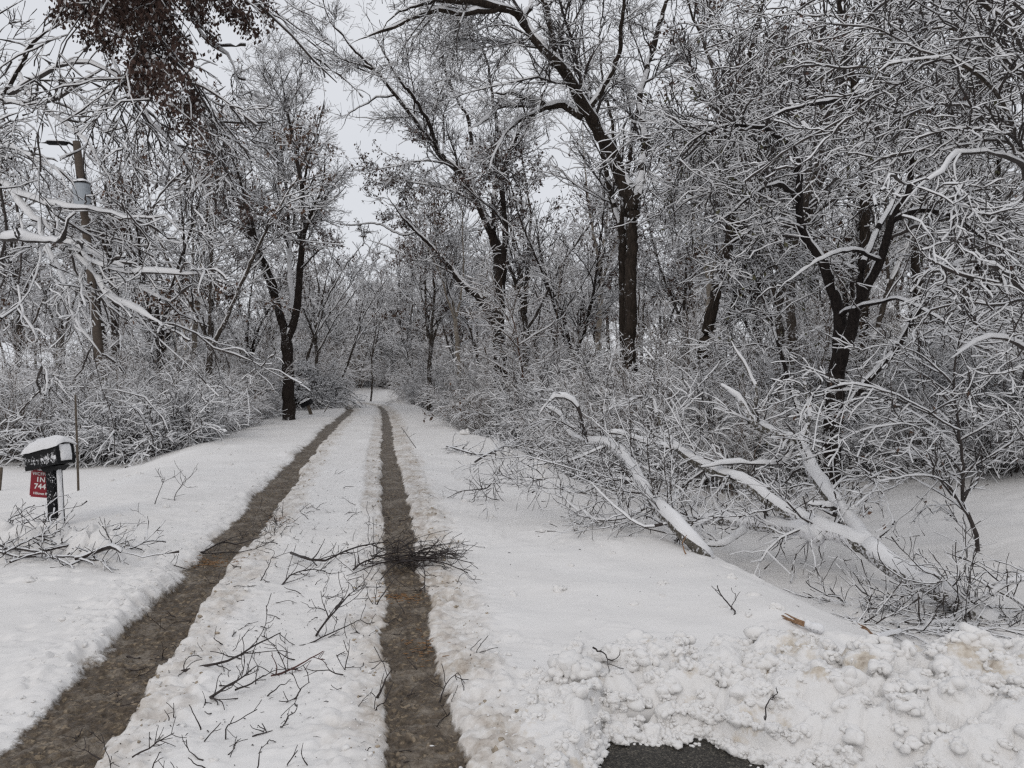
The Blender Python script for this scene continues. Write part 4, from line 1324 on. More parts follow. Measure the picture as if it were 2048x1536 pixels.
def scatter():
    rg = np.random.default_rng(77)
    sides = {'mailbox': 'the mailbox side', 'ditch': 'the ditch side', 'bend': 'the road bend'}
    kinds = [
        dict(seed=31, h=13, fork=.28, nl=4, spread=.34, r=.17, leaves=900),
        dict(seed=32, h=15, fork=.42, nl=3, spread=.22, r=.19, bark='bark_rough'),
        dict(seed=33, h=12, fork=.22, nl=5, spread=.45, r=.16, bark='bark_dark', leaves=2600),
        dict(seed=34, h=9.5, fork=.35, nl=3, spread=.28, r=.09, lean=.25),
        dict(seed=35, h=14, fork=.35, nl=4, spread=.3, r=.2, lean=-.18, bark='bark_rough', leaves=900),
        dict(seed=36, h=11, fork=.25, nl=4, spread=.4, r=.14, leaves=2600),
        dict(seed=38, h=13, fork=.38, nl=3, spread=.3, r=.15, bark='bark_pale'),
    ]
    words_ = ['wide-spreading grey tree', 'tall rough-barked tree', 'low-forking tree with some brown leaves', 'thin slanting young tree', 'heavy leaning tree with few leaves',
              'round-crowned tree with tan leaves', 'pale-barked bare tree']
    protos = []
    spots = []
    # (x, y, kind, side) -- hand-set nearer trees
    hand = [(-11.9, 29, 6, 'mailbox'), (-12.0, 27, 2, 'mailbox'), (-17.2, 25, 4, 'mailbox'), (-9.6, 35, 3, 'mailbox'), (-9.4, 38, 0, 'mailbox'), (-15.5, 31, 1, 'mailbox'),
            (-20.5, 30, 5, 'mailbox'), (-22, 24, 0, 'mailbox'), (-9.2, 42, 3, 'mailbox'), (-12.5, 37, 2, 'mailbox'),
            (-14.2, 44, 4, 'mailbox'), (-19, 38, 1, 'mailbox'), (-25, 34, 6, 'mailbox'),
            (3.6, 25, 1, 'ditch'), (4.9, 21.5, 4, 'ditch'), (6.6, 18.5, 0, 'ditch'), (8.6, 19.5, 1, 'ditch'), (6.2, 25, 6, 'ditch'), (11.5, 20, 0, 'ditch'),
            (12.6, 20, 2, 'ditch'), (2.2, 29, 2, 'ditch'), (0.6, 33, 0, 'ditch'), (8.4, 18.8, 3, 'ditch'), (9.8, 24, 4, 'ditch'), (3.8, 36, 6, 'ditch'),
            (-1.2, 40, 3, 'ditch'), (0.8, 43, 1, 'ditch'), (6.8, 31, 5, 'ditch'), (13.5, 26, 1, 'ditch'), (16.0, 22, 0, 'ditch'), (-3.2, 45, 5, 'ditch'),
            (7.4, 21.5, 5, 'ditch'), (13.0, 16.5, 1, 'ditch'), (-4.0, 38, 5, 'ditch'), (-5.3, 46, 3, 'ditch'), (-2.2, 35, 6, 'ditch')]
    spots += hand
    pts = [(a, b) for a, b, _, _ in hand]
    tries = 0
    while len(spots) < 175 and tries < 30000:
        tries += 1
        y = 22 + 95 * rg.random() ** 1.1
        x = rg.uniform(-0.72, 0.68) * y * 1.02
        ol, orr = xl(y) - x, x - xr(y)
        if y < 56:
            if not (ol > 3.5 or orr > 4.2):
                continue
        side = 'bend' if (y > 55 and abs(x + 0.2 * y) < 0.12 * y) else ('mailbox' if x < -0.2 * y else 'ditch')
        if y >= 56 and abs(x - xr(y)) < 4 and y < 62:
            continue
        if ol > 0 and y < 23 + 0.0 * ol:
            continue
        if 19 < y < 23.5 and -17 < x < -9:
            continue
        if min((x - a) ** 2 + (y - b) ** 2 for a, b in pts) < (2.7 + y * 0.02) ** 2:
            continue
        # the open gap of sky over the road: nothing tall right behind it
        pxx = 1024 + x / y * F
        pts.append((x, y)); spots.append((x, y, int(rg.integers(0, 6 if side == 'bend' else 7)), side))
    for pxx, y, k in ((718, 61, 3), (765, 63, 0), (700, 72, 1), (735, 84, 5), (780, 70, 4), (800, 74, 2), (675, 64, 0), (660, 74, 5), (640, 62, 2), (690, 92, 5), (750, 96, 0), (720, 104, 2),
                     (770, 88, 5), (815, 86, 0), (830, 62, 5), (650, 90, 1), (620, 80, 2), (600, 66, 4), (790, 100, 1), (845, 76, 2), (665, 106, 5), (740, 112, 1), (705, 82, 0), (755, 76, 5), (630, 52, 5), (645, 48, 3)):
        spots.append(((pxx - 1024) / F * y, y, k, 'bend'))
    for i, k in enumerate(kinds):
        protos.append(proto_tree('bare_tree', 'x', 'tree', **k))
    used = [False] * len(protos)
    for x, y, k, side in spots:
        pxx = 1024 + x / y * F
        s = rg.uniform(0.85, 1.15)
        if k == 6 and 600 < pxx < 880:
            k = 3
        H = kinds[k]['h'] * s
        # treetops step down towards the gap above the road
        lim = np.interp(pxx, [0, 300, 430, 560, 640, 700, 760, 800, 860, 960, 1100, 2048], [14.5, 13.0, 10.5, 8.5, 8, 8, 8, 10, 12, 13.5, 15, 15.5])
        if 560 < pxx < 860:
            lim = min(lim * 1.3, 1.15 * (HY - np.interp(pxx, [560, 640, 700, 760, 800, 860], [330, 480, 535, 520, 400, 320])) / F * y + CH)
        s = min(s, s * lim / H)
        s = max(s, 0.3)
        zz = hz(x, y)
        rz = rg.uniform(0, 6.28)
        w = words_[k]
        far = 'deep in' if y > 40 else 'in'
        lab = '%s %s the woods on %s' % (w, far, sides[side]) if side != 'bend' else '%s in the distance past the road bend' % w
        grp = 'woods: ' + lab
        p = protos[k]
        if not used[k]:
            used[k] = True
            p.location = (x, y, zz); p.rotation_euler = (0, 0, rz); p.scale = (s, s, s); p['label'] = lab; p['group'] = grp
        else:
            copy_thing(p, (x, y, zz), rz, s, lab, grp)
    # ---- shrubs
    sp = [proto_shrub(41, 2.3, 30, 1.0), proto_shrub(42, 2.8, 26, 1.0, 'twig', 140), proto_shrub(43, 1.9, 34, 1.1, 'twig', None, -0.16, 0.025),
          proto_shrub(44, 3.4, 22, 0.9, 'twig_brown', 260, -0.07), proto_shrub(45, 1.7, 40, 1.1, 'twig', None, -0.24, 0.034)]
    sw = ['upright brown-stemmed shrub', 'rounded dark shrub', 'low arching shrub', 'tall loose shrub with dry leaves', 'low shrub bent flat by snow']
    S_ = []
    # mailbox side, front row by pixel column and depth
    for pxx, y, k, s in [(10, 18.2, 0, 0.70), (70, 18.9, 3, 0.55), (125, 17.6, 4, 0.82), (190, 18.9, 1, 0.66), (235, 18.2, 2, 0.78), (275, 19.4, 3, 0.55), (310, 18.0, 4, 0.82),
                         (345, 19.2, 1, 0.66), (385, 19.0, 2, 0.74), (420, 20.8, 0, 0.66), (-30, 18.5, 1, 0.70), (60, 21.0, 1, 0.78), (150, 21.4, 3, 0.66), (240, 22.0, 0, 0.82), (330, 22.0, 3, 0.66),
                         (400, 23.5, 1, 0.78), (450, 24.5, 2, 0.70), (470, 27.2, 0, 0.70), (430, 26.5, 3, 0.66), (505, 30.5, 1, 0.72), (500, 28.8, 4, 0.63), (380, 26, 0, 0.94), (530, 33, 2, 0.81),
                         (612, 36, 4, 1.35), (590, 36.5, 2, 1.08), (628, 41, 4, 1.08), (575, 40, 1, 1.17), (625, 47, 0, 0.99), (655, 52, 3, 0.72), (660, 57, 2, 0.90), (600, 48, 3, 1.08), (480, 33, 3, 1.08), (420, 30, 0, 1.17),
                         (20, 24, 3, 0.86), (120, 25, 0, 1.01), (220, 26, 3, 0.94), (320, 28, 1, 1.26),
                         (685, 66, 2, 1.08), (720, 74, 0, 1.08), (762, 72, 4, 1.26), (800, 64, 1, 0.99), (690, 76, 3, 0.99), (745, 80, 1, 1.17), (825, 70, 3, 0.90)]:
        S_.append(((pxx - 1024) / F * y, y, k, s, 'mailbox' if pxx < 680 else 'bend'))
    # ditch side
    for pxx, y, k, s in [(822, 52, 0, 1.0), (850, 46, 2, 1.1), (880, 39, 3, 0.75), (905, 34, 1, 0.8), (935, 30, 2, 0.95), (965, 26.5, 0, 0.75), (1000, 24, 3, 0.62), (1015, 21.5, 4, 0.8), (1050, 23, 1, 0.85),
                         (1120, 20.6, 2, 0.8), (1150, 22.5, 3, 0.75), (1185, 19.5, 0, 0.85), (1215, 20.5, 1, 0.9), (1235, 17.6, 3, 0.6), (1260, 18.8, 2, 0.95), (1300, 16.6, 0, 0.8), (1320, 18.6, 3, 0.75),
                         (1370, 17.0, 1, 0.75), (1400, 15.8, 2, 0.9), (1440, 18.0, 0, 0.95), (1480, 16.6, 3, 0.62), (1520, 16.0, 2, 0.85), (1560, 18.2, 1, 0.9), (1600, 17.8, 0, 0.8), (1640, 19.0, 3, 0.8),
                         (1750, 18.0, 2, 0.9), (1810, 17.6, 0, 0.8), (1880, 16.6, 1, 0.75), (1900, 19.0, 3, 0.8), (1960, 15.6, 2, 0.8), (2000, 17.6, 0, 0.9), (2060, 14.2, 1, 0.75), (2090, 16.4, 3, 0.8),
                         (1230, 15.4, 2, 0.55), (1600, 14.2, 1, 0.55), (1480, 14.4, 3, 0.5),
                         (1170, 16.2, 4, 0.6), (1740, 14.6, 4, 0.6), (1800, 15.6, 2, 0.7), (1850, 14.2, 0, 0.5), (1960, 13.6, 4, 0.6), (2030, 12.6, 2, 0.7), (1905, 15.4, 1, 0.7),
                         (900, 44, 1, 1.2), (960, 37, 0, 1.2), (1030, 32, 3, 1.0), (1110, 28, 1, 1.2), (1200, 26, 3, 1.0), (1300, 24, 0, 1.2), (1400, 23, 3, 1.0), (1500, 22, 1, 1.1), (1620, 22, 3, 1.0), (1720, 22, 0, 1.1),
                         (1820, 21, 3, 0.9), (1920, 21, 1, 1.1), (2020, 20, 3, 0.9), (850, 60, 3, 1.1), (920, 54, 0, 1.3), (1000, 46, 3, 1.1)]:
        S_.append(((pxx - 1024) / F * y, y, k, s, 'ditch'))
    for i in range(60):
        y = rg.uniform(58, 112); x = (rg.uniform(150, 1250) - 1024) / F * y
        if abs(x - xr(y) + 0.8) > 4.5:
            S_.append((x, y, int(rg.integers(0, 4)), rg.uniform(1.3, 2.0), 'bend'))
    used = [False] * len(sp)
    for x, y, k, s, side in S_:
        place = ('edging the woods, %s' if y < 24 else 'deeper among the trunks, %s') % sides[side] if side != 'bend' else 'in the far woods past the road bend'
        lab = '%s %s' % (sw[k], place)
        grp = 'shrubs: ' + lab
        rz = rg.uniform(0, 6.28); s *= rg.uniform(0.92, 1.1)
        p = sp[k]
        zz = hz(x, y)
        if not used[k]:
            used[k] = True
            p.location = (x, y, zz); p.rotation_euler = (0, 0, rz); p.scale = (s, s, s); p['label'] = lab; p['group'] = grp
        else:
            copy_thing(p, (x, y, zz), rz, s, lab, grp)


scatter()


def thicket(name, n, seed, region, label, h=(0.9, 2.3), twig='twig', cd=4.0, sn=0.022):
    """uncountable thin shoots filling the woods' edge"""
    rg = np.random.default_rng(seed)
    x, y = region(rg, n)
    n = len(x)
    z = base_h(x, y)
    A = np.zeros((n, 8, 3)); A[:, 0] = np.stack([x, y, z - 0.05], -1)
    d = nrm(rg.normal(0, 0.55, (n, 3)) * np.array([1, 1, 0]) + np.array([0, 0, 1.0]))
    ln = rg.uniform(*h, n)
    for k in range(1, 8):
        d = nrm(d + rg.normal(0, 0.10, d.shape) + np.array([0, 0, -0.13 * (0.2 + k / 7)]))
        A[:, k] = A[:, k - 1] + d * (ln / 7)[:, None]
    B = np.linspace(0.010, 0.004, 8)[None] * rg.uniform(.6, 1.3, n)[:, None]
    c = Acc()
    c.tube(A, B, S=4, snow=sn, rg=rg)
    A2, B2 = grow(rg, A, B, dens=cd, t0=0.15, ang=(25, 65), lo=0.15, hi=0.45, K=5, wander=0.17, grav=-0.05, rf=0.6, taper=0.3)
    B2 = np.maximum(B2, 0.004)
    c.tube(A2, B2, S=4, snow=sn * 0.85, rg=rg)
    A3, B3 = grow(rg, A2, B2, dens=3.5, t0=0.1, ang=(25, 65), lo=0.08, hi=0.35, K=4, wander=0.17, grav=0, rf=0.7, absl=True)
    B3 = np.maximum(B3, 0.003)
    c.tube(A3, B3, S=4, snow=sn * 0.6, rg=rg)
    o = c.build(name, [twig, 'snow'], None)
    tag(o, label, 'undergrowth', kind='stuff')
    NT[0] += len(o.data.polygons)


def reg_right(rg, n):
    y = rg.uniform(14.5, 46, n * 3)
    x = xr(y) + 4.6 + rg.random(n * 3) ** 1.3 * (0.85 * y)
    k = (x < 0.72 * y) & ((y > 17.5) | (x < 4.6))
    return x[k][:n], y[k][:n]


def reg_left(rg, n):
    y = rg.uniform(19.5, 50, n * 3)
    x = xl(y) - 3.9 - 0.9 * np.clip((26 - y) / 8, 0, 1) - rg.random(n * 3) ** 1.3 * (0.62 * y)
    k = x > -0.72 * y
    return x[k][:n], y[k][:n]


thicket('undergrowth', 1000, 61, reg_right, 'dense snowy undergrowth filling the woods behind the ditch', cd=3.6)
thicket('undergrowth', 800, 62, reg_left, 'dense snowy undergrowth filling the woods behind the mailbox field', cd=3.2)
print('polys', NT[0])


def reg_ditch(rg, n):
    y = rg.uniform(10.8, 15.5, n * 3)
    x = (rg.uniform(1180, 1690, n * 3) - 1024) / F * y
    k = (x - xr(y) > 3.4) & (x < 6.2)
    return x[k][:n], y[k][:n]


thicket('undergrowth', 120, 63, reg_ditch, 'low tangled brush in the ditch behind the fallen trunk', h=(0.5, 1.3), cd=6.0, sn=0.014)


# ------------------------------------------------------------ made things
import bmesh


def bm_obj(name, bm, mats, parent=None, smooth=False):
    me = bpy.data.meshes.new(name)
    bm.normal_update()
    bm.to_mesh(me); bm.free()
    for m in mats:
        me.materials.append(MATS[m])
    if smooth:
        me.polygons.foreach_set('use_smooth', np.ones(len(me.polygons), bool))
    return obj(name, me, parent)


def box_bm(sx, sy, sz, c=(0, 0, 0), bev=0.0, seg=2):
    bm = bmesh.new()
    bmesh.ops.create_cube(bm, size=1.0)
    for v in bm.verts:
        v.co = (v.co.x * sx + c[0], v.co.y * sy + c[1], v.co.z * sz + c[2])
    if bev:
        bmesh.ops.bevel(bm, geom=bm.edges[:], offset=bev, segments=seg, affect='EDGES')
    return bm


def cyl_bm(r0, r1, z0, z1, n=20, cuts=1):
    bm = bmesh.new()
    rings = []
    for k in range(cuts + 1):
        t = k / cuts
        r = r0 + (r1 - r0) * t
        rings.append([bm.verts.new((r * math.cos(a * 2 * math.pi / n), r * math.sin(a * 2 * math.pi / n), z0 + (z1 - z0) * t)) for a in range(n)])
    for k in range(cuts):
        for a in range(n):
            bm.faces.new((rings[k][a], rings[k][(a + 1) % n], rings[k + 1][(a + 1) % n], rings[k + 1][a]))
    bm.faces.new(rings[0][::-1]); bm.faces.new(rings[-1])
    return bm


def lumpy_cap(sx, sy, sz, seed, n=(40, 22), pw=3.2):
    """a soft slab of snow, rounded at the rim, flat below"""
    xs = np.linspace(-1, 1, n[0]); ys = np.linspace(-1, 1, n[1])
    X, Y = np.meshgrid(xs, ys)
    e = np.clip(1 - np.abs(X) ** pw, 0, 1) ** 0.5 * np.clip(1 - np.abs(Y) ** pw, 0, 1) ** 0.5
    wx = X * sx * 0.5 * (1 + 0.04 * vn(Y * 3, X * 2, seed)); wy = Y * sy * 0.5 * (1 + 0.10 * vn(X * 4, Y * 2, seed + 1))
    Z = sz * e * (1 + 0.35 * fbm(X * 3.0, Y * 2 + 5, seed + 2, 3))
    top = np.stack([wx, wy, Z], -1).reshape(-1, 3)
    bot = np.stack([wx, wy, np.full_like(Z, -0.004)], -1).reshape(-1, 3)
    i = np.arange(X.size).reshape(X.shape)
    Q = np.stack([i[:-1, :-1], i[:-1, 1:], i[1:, 1:], i[1:, :-1]], -1).reshape(-1, 4)
    m = X.size
    Qb = Q[:, ::-1] + m
    rim = np.concatenate([i[0, :], i[1:, -1], i[-1, -2::-1], i[-2:0:-1, 0]])
    r2 = np.roll(rim, -1)
    Qr = np.stack([rim, rim + m, r2 + m, r2], -1)
    return np.vstack([top, bot]), np.vstack([Q, Qb, Qr])


def m_speckled(name, col, lo=0.52, rough=0.35, band=None):
    """painted metal or wood with blown snow grains stuck to it"""
    m, t, b = nt(name)
    v = objc(t)
    n = noise(t, 48, 6, v, 0.75)
    k = noise(t, 7, 2, v)
    s = mth(t, 'ADD', mth(t, 'MULTIPLY', n, 0.75), mth(t, 'MULTIPLY', k, 0.35))
    if band:
        sx = t.nodes.new('ShaderNodeSeparateXYZ')
        t.links.new(v, sx.inputs[0])
        d = mth(t, 'ABSOLUTE', mth(t, 'SUBTRACT', sx.outputs[2], band[0]))
        s = mth(t, 'SUBTRACT', s, mth(t, 'MULTIPLY', d, band[1]))
    f = t.nodes.new('ShaderNodeMapRange')
    f.inputs['From Min'].default_value = lo
    f.inputs['From Max'].default_value = lo + 0.03
    t.links.new(s, f.inputs['Value'])
    c = mixc(t, f.outputs[0], tuple(col), (0.78, 0.78, 0.8))
    t.links.new(c, b.inputs['Base Color'])
    b.inputs['Specular IOR Level'].default_value = 0.15
    r = t.nodes.new('ShaderNodeMapRange')
    r.inputs['To Min'].default_value = rough
    r.inputs['To Max'].default_value = 0.8
    t.links.new(f.outputs[0], r.inputs['Value'])
    t.links.new(r.outputs[0], b.inputs['Roughness'])
    bump(t, b, f.outputs[0], 0.6, 0.004)


m_speckled('box_paint', (0.006, 0.006, 0.007), 0.55, 0.4, (0.085, 1.6))
m_speckled('post_paint', (0.006, 0.006, 0.007), 0.62, 0.5)
m_plain('pole_wood', (0.085, 0.066, 0.052), 0.85, 30, 0.35, 0.5)
m_plain('steel_grey', (0.34, 0.37, 0.40), 0.5, 12, 0.08, 0.1)
m_plain('dark_metal', (0.012, 0.012, 0.013), 0.5, 20, 0.2, 0.1, 0, 0.15)
m_plain('sign_red', (0.24, 0.012, 0.022), 0.42, 6, 0.10, 0.05)
m_plain('sign_white', (0.80, 0.79, 0.77), 0.5, 20, 0.03, 0)
m_plain('old_post', (0.10, 0.08, 0.062), 0.85, 30, 0.35, 0.5)


def text_mesh(s, size, x, z, bold=0.0, sx=1.0):
    cu = bpy.data.curves.new('lettering', 'FONT')
    cu.body = s
    cu.size = size
    cu.align_x = 'CENTER'
    cu.extrude = 0.0008
    cu.offset = bold
    o = bpy.data.objects.new('lettering', cu)
    COL.objects.link(o)
    dg = bpy.context.evaluated_depsgraph_get()
    me = bpy.data.meshes.new_from_object(o.evaluated_get(dg))
    bpy.data.objects.remove(o)
    V = np.zeros(len(me.vertices) * 3); me.vertices.foreach_get('co', V)
    V = V.reshape(-1, 3)
    V = np.stack([V[:, 0] * sx + x, -V[:, 2], V[:, 1] + z], -1)
    me.vertices.foreach_set('co', V.ravel())
    me.materials.clear()
    me.materials.append(MATS['sign_white'])
    me.update()
    return me


def near_mailbox():
    b = G(114, 1052)
    root = thing('mailbox', 'black mailbox on a post wearing a thick loaf of snow', 'mailbox', b)
    d = b[1]
    # post, leaning slightly
    bm = box_bm(0.115, 0.115, 0.80, (0, 0, 0.28), 0.006)
    for v in bm.verts:
        v.co.x -= 0.075 * v.co.z
    o = bm_obj('post', bm, ['post_paint'], root)
    o.rotation_euler = (0, 0, math.radians(-20))
    V, Q = lumpy_cap(0.66, 0.05, 0.028, 5, (30, 10))
    sn = obj('post_snow', mesh('post_snow', V, Q, ['snow']), root)
    sn.location = (0.042, -0.02, 0.30)
    sn.rotation_euler = (0, math.radians(86.5), math.radians(-20))
    # bracket: tapered saddle under the box
    zt = P(0, 931, d)[2] - b[2]
    bm = bmesh.new()
    w0, w1, h0 = 0.065, 0.135, 0.06
    vs = []
    for z, w in ((zt - h0, w0), (zt, w1)):
        for sx, sy in ((-1, -1), (1, -1), (1, 1), (-1, 1)):
            vs.append(bm.verts.new((sx * w - 0.04, sy * 0.075, z + sx * w * 0.08)))
    for f in ((3, 2, 1, 0), (4, 5, 6, 7), (0, 1, 5, 4), (1, 2, 6, 5), (2, 3, 7, 6), (3, 0, 4, 7)):
        bm.faces.new([vs[i] for i in f])
    br = bm_obj('bracket', bm, ['dark_metal'], root)
    br.rotation_euler = (0, 0, math.radians(-22))
    # the box: flat sides, arched top, door at the road end
    L, W, H = 0.50, 0.19, 0.20
    prof = [(-W / 2, 0), (-W / 2, 0.175)] + [(-W / 2 * math.cos(a), 0.175 + 0.055 * math.sin(a)) for a in np.linspace(0.15, math.pi - 0.15, 12)] + [(W / 2, 0.175), (W / 2, 0)]
    bm = bmesh.new()
    r = [[bm.verts.new((x, y, z)) for y, z in prof] for x in (-L / 2, L / 2)]
    n = len(prof)
    for k in range(n):
        bm.faces.new((r[0][k], r[0][(k + 1) % n], r[1][(k + 1) % n], r[1][k]))
    bm.faces.new(r[0][::-1]); bm.faces.new(r[1])
    bmesh.ops.recalc_face_normals(bm, faces=bm.faces[:])
    bx = bm_obj('box', bm, ['box_paint'], root)
    bx.location = (-0.075, 0, zt - 0.012)
    bx.rotation_euler = (0, math.radians(-12), math.radians(-24))
    bm = bmesh.new()
    p2 = [(y * 1.06, -0.004 + z * 1.04) for y, z in prof]
    r = [[bm.verts.new((x, y, z)) for y, z in p2] for x in (L / 2 + 0.001, L / 2 + 0.018)]
    for k in range(n):
        bm.faces.new((r[0][k], r[0][(k + 1) % n], r[1][(k + 1) % n], r[1][k]))
    bm.faces.new(r[0][::-1]); bm.faces.new(r[1])
    bmesh.ops.recalc_face_normals(bm, faces=bm.faces[:])
    dr = bm_obj('door', bm, ['dark_metal'], bx)
    bm = box_bm(0.014, 0.03, 0.02, (L / 2 + 0.026, 0, 0.165), 0.003)
    bm_obj('handle', bm, ['dark_metal'], bx)
    V, Q = lumpy_cap(0.57, 0.235, 0.088, 9, (46, 26))
    V[:, 2] += 0.0 - 0.035 * (np.abs(V[:, 1]) / 0.115) ** 2
    sc = obj('snow_cap', mesh('snow_cap', V, Q, ['snow']), bx)
    sc.location = (0.02, 0, 0.215)
    V, Q = lumpy_cap(0.17, 0.12, 0.03, 14, (20, 18), 2.4)
    sd_ = obj('door_snow', mesh('door_snow', V, Q, ['snow']), bx)
    sd_.location = (L / 2 + 0.02, 0, 0.11)
    sd_.rotation_euler = (0, math.radians(90), 0)
    # address plate behind the post
    sg = obj('sign', None, root)
    sg.name = 'address_plate'
    w, h = 0.235, 0.285
    bm = box_bm(w, 0.003, h, (0, 0, 0))
    vert = [e for e in bm.edges if abs(e.verts[0].co.y - e.verts[1].co.y) > 0.001]
    bmesh.ops.bevel(bm, geom=vert, offset=0.014, segments=4, affect='EDGES')
    bpy.data.objects.remove(sg)
    sg = bm_obj('address_plate', bm, ['sign_red'], root)
    c = P(82.5, 968, d + 0.11) - b
    sg.location = c
    sg.rotation_euler = (0, math.radians(-4.5 * -1) * 1.0, math.radians(-2))
    mes = [text_mesh('WCFPD', 0.046, -0.014, 0.090, 0.0006, 1.08), text_mesh('1N', 0.072, -0.008, 0.022, 0.0016, 1.1),
           text_mesh('744', 0.078, -0.010, -0.052, 0.0016, 1.1), text_mesh('Hillcrest Rd', 0.036, 0.006, -0.112, 0.0006, 0.95)]
    for me in mes:
        t = obj('lettering', me, sg)
        t.location = (0, -0.0028, 0)
    return root


near_mailbox()


def far_mailbox():
    b = G(622, 829)
    d = b[1]
    root = thing('mailbox', 'small dark mailbox tipping over on its short leaning post past the forked tree', 'mailbox', b)
    bm = box_bm(0.11, 0.11, 0.42, (0, 0, 0.16), 0.006)
    o = bm_obj('post', bm, ['old_post'], root)
    o.rotation_euler = (0, math.radians(-17), 0)
    L, W = 0.46, 0.19
    prof = [(-W / 2, 0), (-W / 2, 0.12)] + [(-W / 2 * math.cos(a), 0.12 + 0.085 * math.sin(a)) for a in np.linspace(0.2, math.pi - 0.2, 10)] + [(W / 2, 0.12), (W / 2, 0)]
    bm = bmesh.new()
    r = [[bm.verts.new((x, y, z)) for y, z in prof] for x in (-L / 2, L / 2)]
    n = len(prof)
    for k in range(n):
        bm.faces.new((r[0][k], r[0][(k + 1) % n], r[1][(k + 1) % n], r[1][k]))
    bm.faces.new(r[0][::-1]); bm.faces.new(r[1])
    bmesh.ops.recalc_face_normals(bm, faces=bm.faces[:])
    bx = bm_obj('box', bm, ['dark_metal'], root)
    bx.location = (-0.13, 0, 0.33)
    bx.rotation_euler = (0, math.radians(-22), math.radians(-25))
    V, Q = lumpy_cap(0.46, 0.24, 0.10, 19, (30, 18))
    sc = obj('snow_cap', mesh('snow_cap', V, Q, ['snow']), bx)
    sc.location = (-0.02, 0, 0.175)


far_mailbox()


def stake(name, label, cat, p0, p1, r, mats=('old_post', 'snow')):
    p0, p1 = np.asarray(p0), np.asarray(p1)
    a = Acc(p0)
    a.line([p0 - nrm(p1 - p0) * 0.1, (p0 + p1) / 2, p1], r, r * 0.85, S=8, wob=0.002, snow=0.01)
    o = a.build(name, list(mats), None)
    o.location = p0
    tag(o, label, cat)
    return o


g0 = G(157, 980)
stake('stake', 'thin upright brown stake in the snowy field behind the near mailbox', 'stake', g0, P(151, 790, g0[1]), 0.018)
g0 = G(648, 825)
stake('stake', 'short grey stake slanting out of the snow beyond the tipped mailbox', 'stake', g0, P(657, 808, g0[1]), 0.03)
g0 = G(-2, 985)
stake('stake', 'pale weathered post with a snow tip at the edge of the mailbox field', 'stake', g0, P(3, 935, g0[1]), 0.03)


def utility_pole():
    d = 23.0
    top = P(153, 283, d)
    bot = P(218, 800, d); bot[2] = hz(bot[0], d)
    root = thing('utility_pole', 'leaning wooden utility pole carrying a transformer can and a street lamp', 'utility pole', bot)
    a = Acc(bot)
    a.line([bot - np.array([0, 0, .3]), (bot + top) / 2, top], 0.145, 0.105, S=14, wob=0.0)
    a.build('pole', ['pole_wood', 'snow'], root)
    ax = nrm(top - bot)
    tl = math.atan2(ax[0], ax[2])
    # transformer
    c = P(164, 390, d - 0.35)
    can = bm_obj('transformer', cyl_bm(0.225, 0.225, -0.34, 0.31, 24), ['steel_grey'], root, False)
    can.location = c - bot; can.rotation_euler = (0, tl * 0.6, 0)
    lid = bm_obj('lid', cyl_bm(0.245, 0.19, 0.31, 0.36, 24), ['dark_metal'], can)
    V, Q = lumpy_cap(0.42, 0.42, 0.09, 23, (20, 20), 2.2)
    s = obj('snow_cap', mesh('snow_cap', V, Q, ['snow']), can); s.location = (0, 0, 0.36)
    for x in (-0.1, 0.1):
        bm = cyl_bm(0.03, 0.018, 0.36, 0.54, 10, 3)
        for v in bm.verts:
            v.co.x += x
        bm_obj('bushing', bm, ['dark_metal'], can)
    bm = box_bm(0.10, 0.24, 0.08, (0.06, 0.2, 0.1), 0.01)
    bm_obj('hanger', bm, ['dark_metal'], can)
    # street lamp on a short arm
    e = P(98, 287, d - 0.2); f = P(136, 285, d - 0.1)
    a = Acc(bot)
    a.line([P(153, 296, d), f, (e + f) / 2], 0.03, 0.03, S=8)
    a.build('lamp_arm', ['dark_metal', 'snow'], root)
    bm = box_bm(0.60, 0.22, 0.10, (0, 0, 0), 0.04, 3)
    h = bm_obj('lamp_head', bm, ['dark_metal'], root)
    h.location = (e + f) / 2 - bot + np.array([-.05, 0, 0.0])
    h.rotation_euler = (0, math.radians(2), 0)
    V, Q = lumpy_cap(0.54, 0.18, 0.05, 29, (24, 12))
    s = obj('snow_cap', mesh('snow_cap', V, Q, ['snow']), h); s.location = (0, 0, 0.046)


utility_pole()


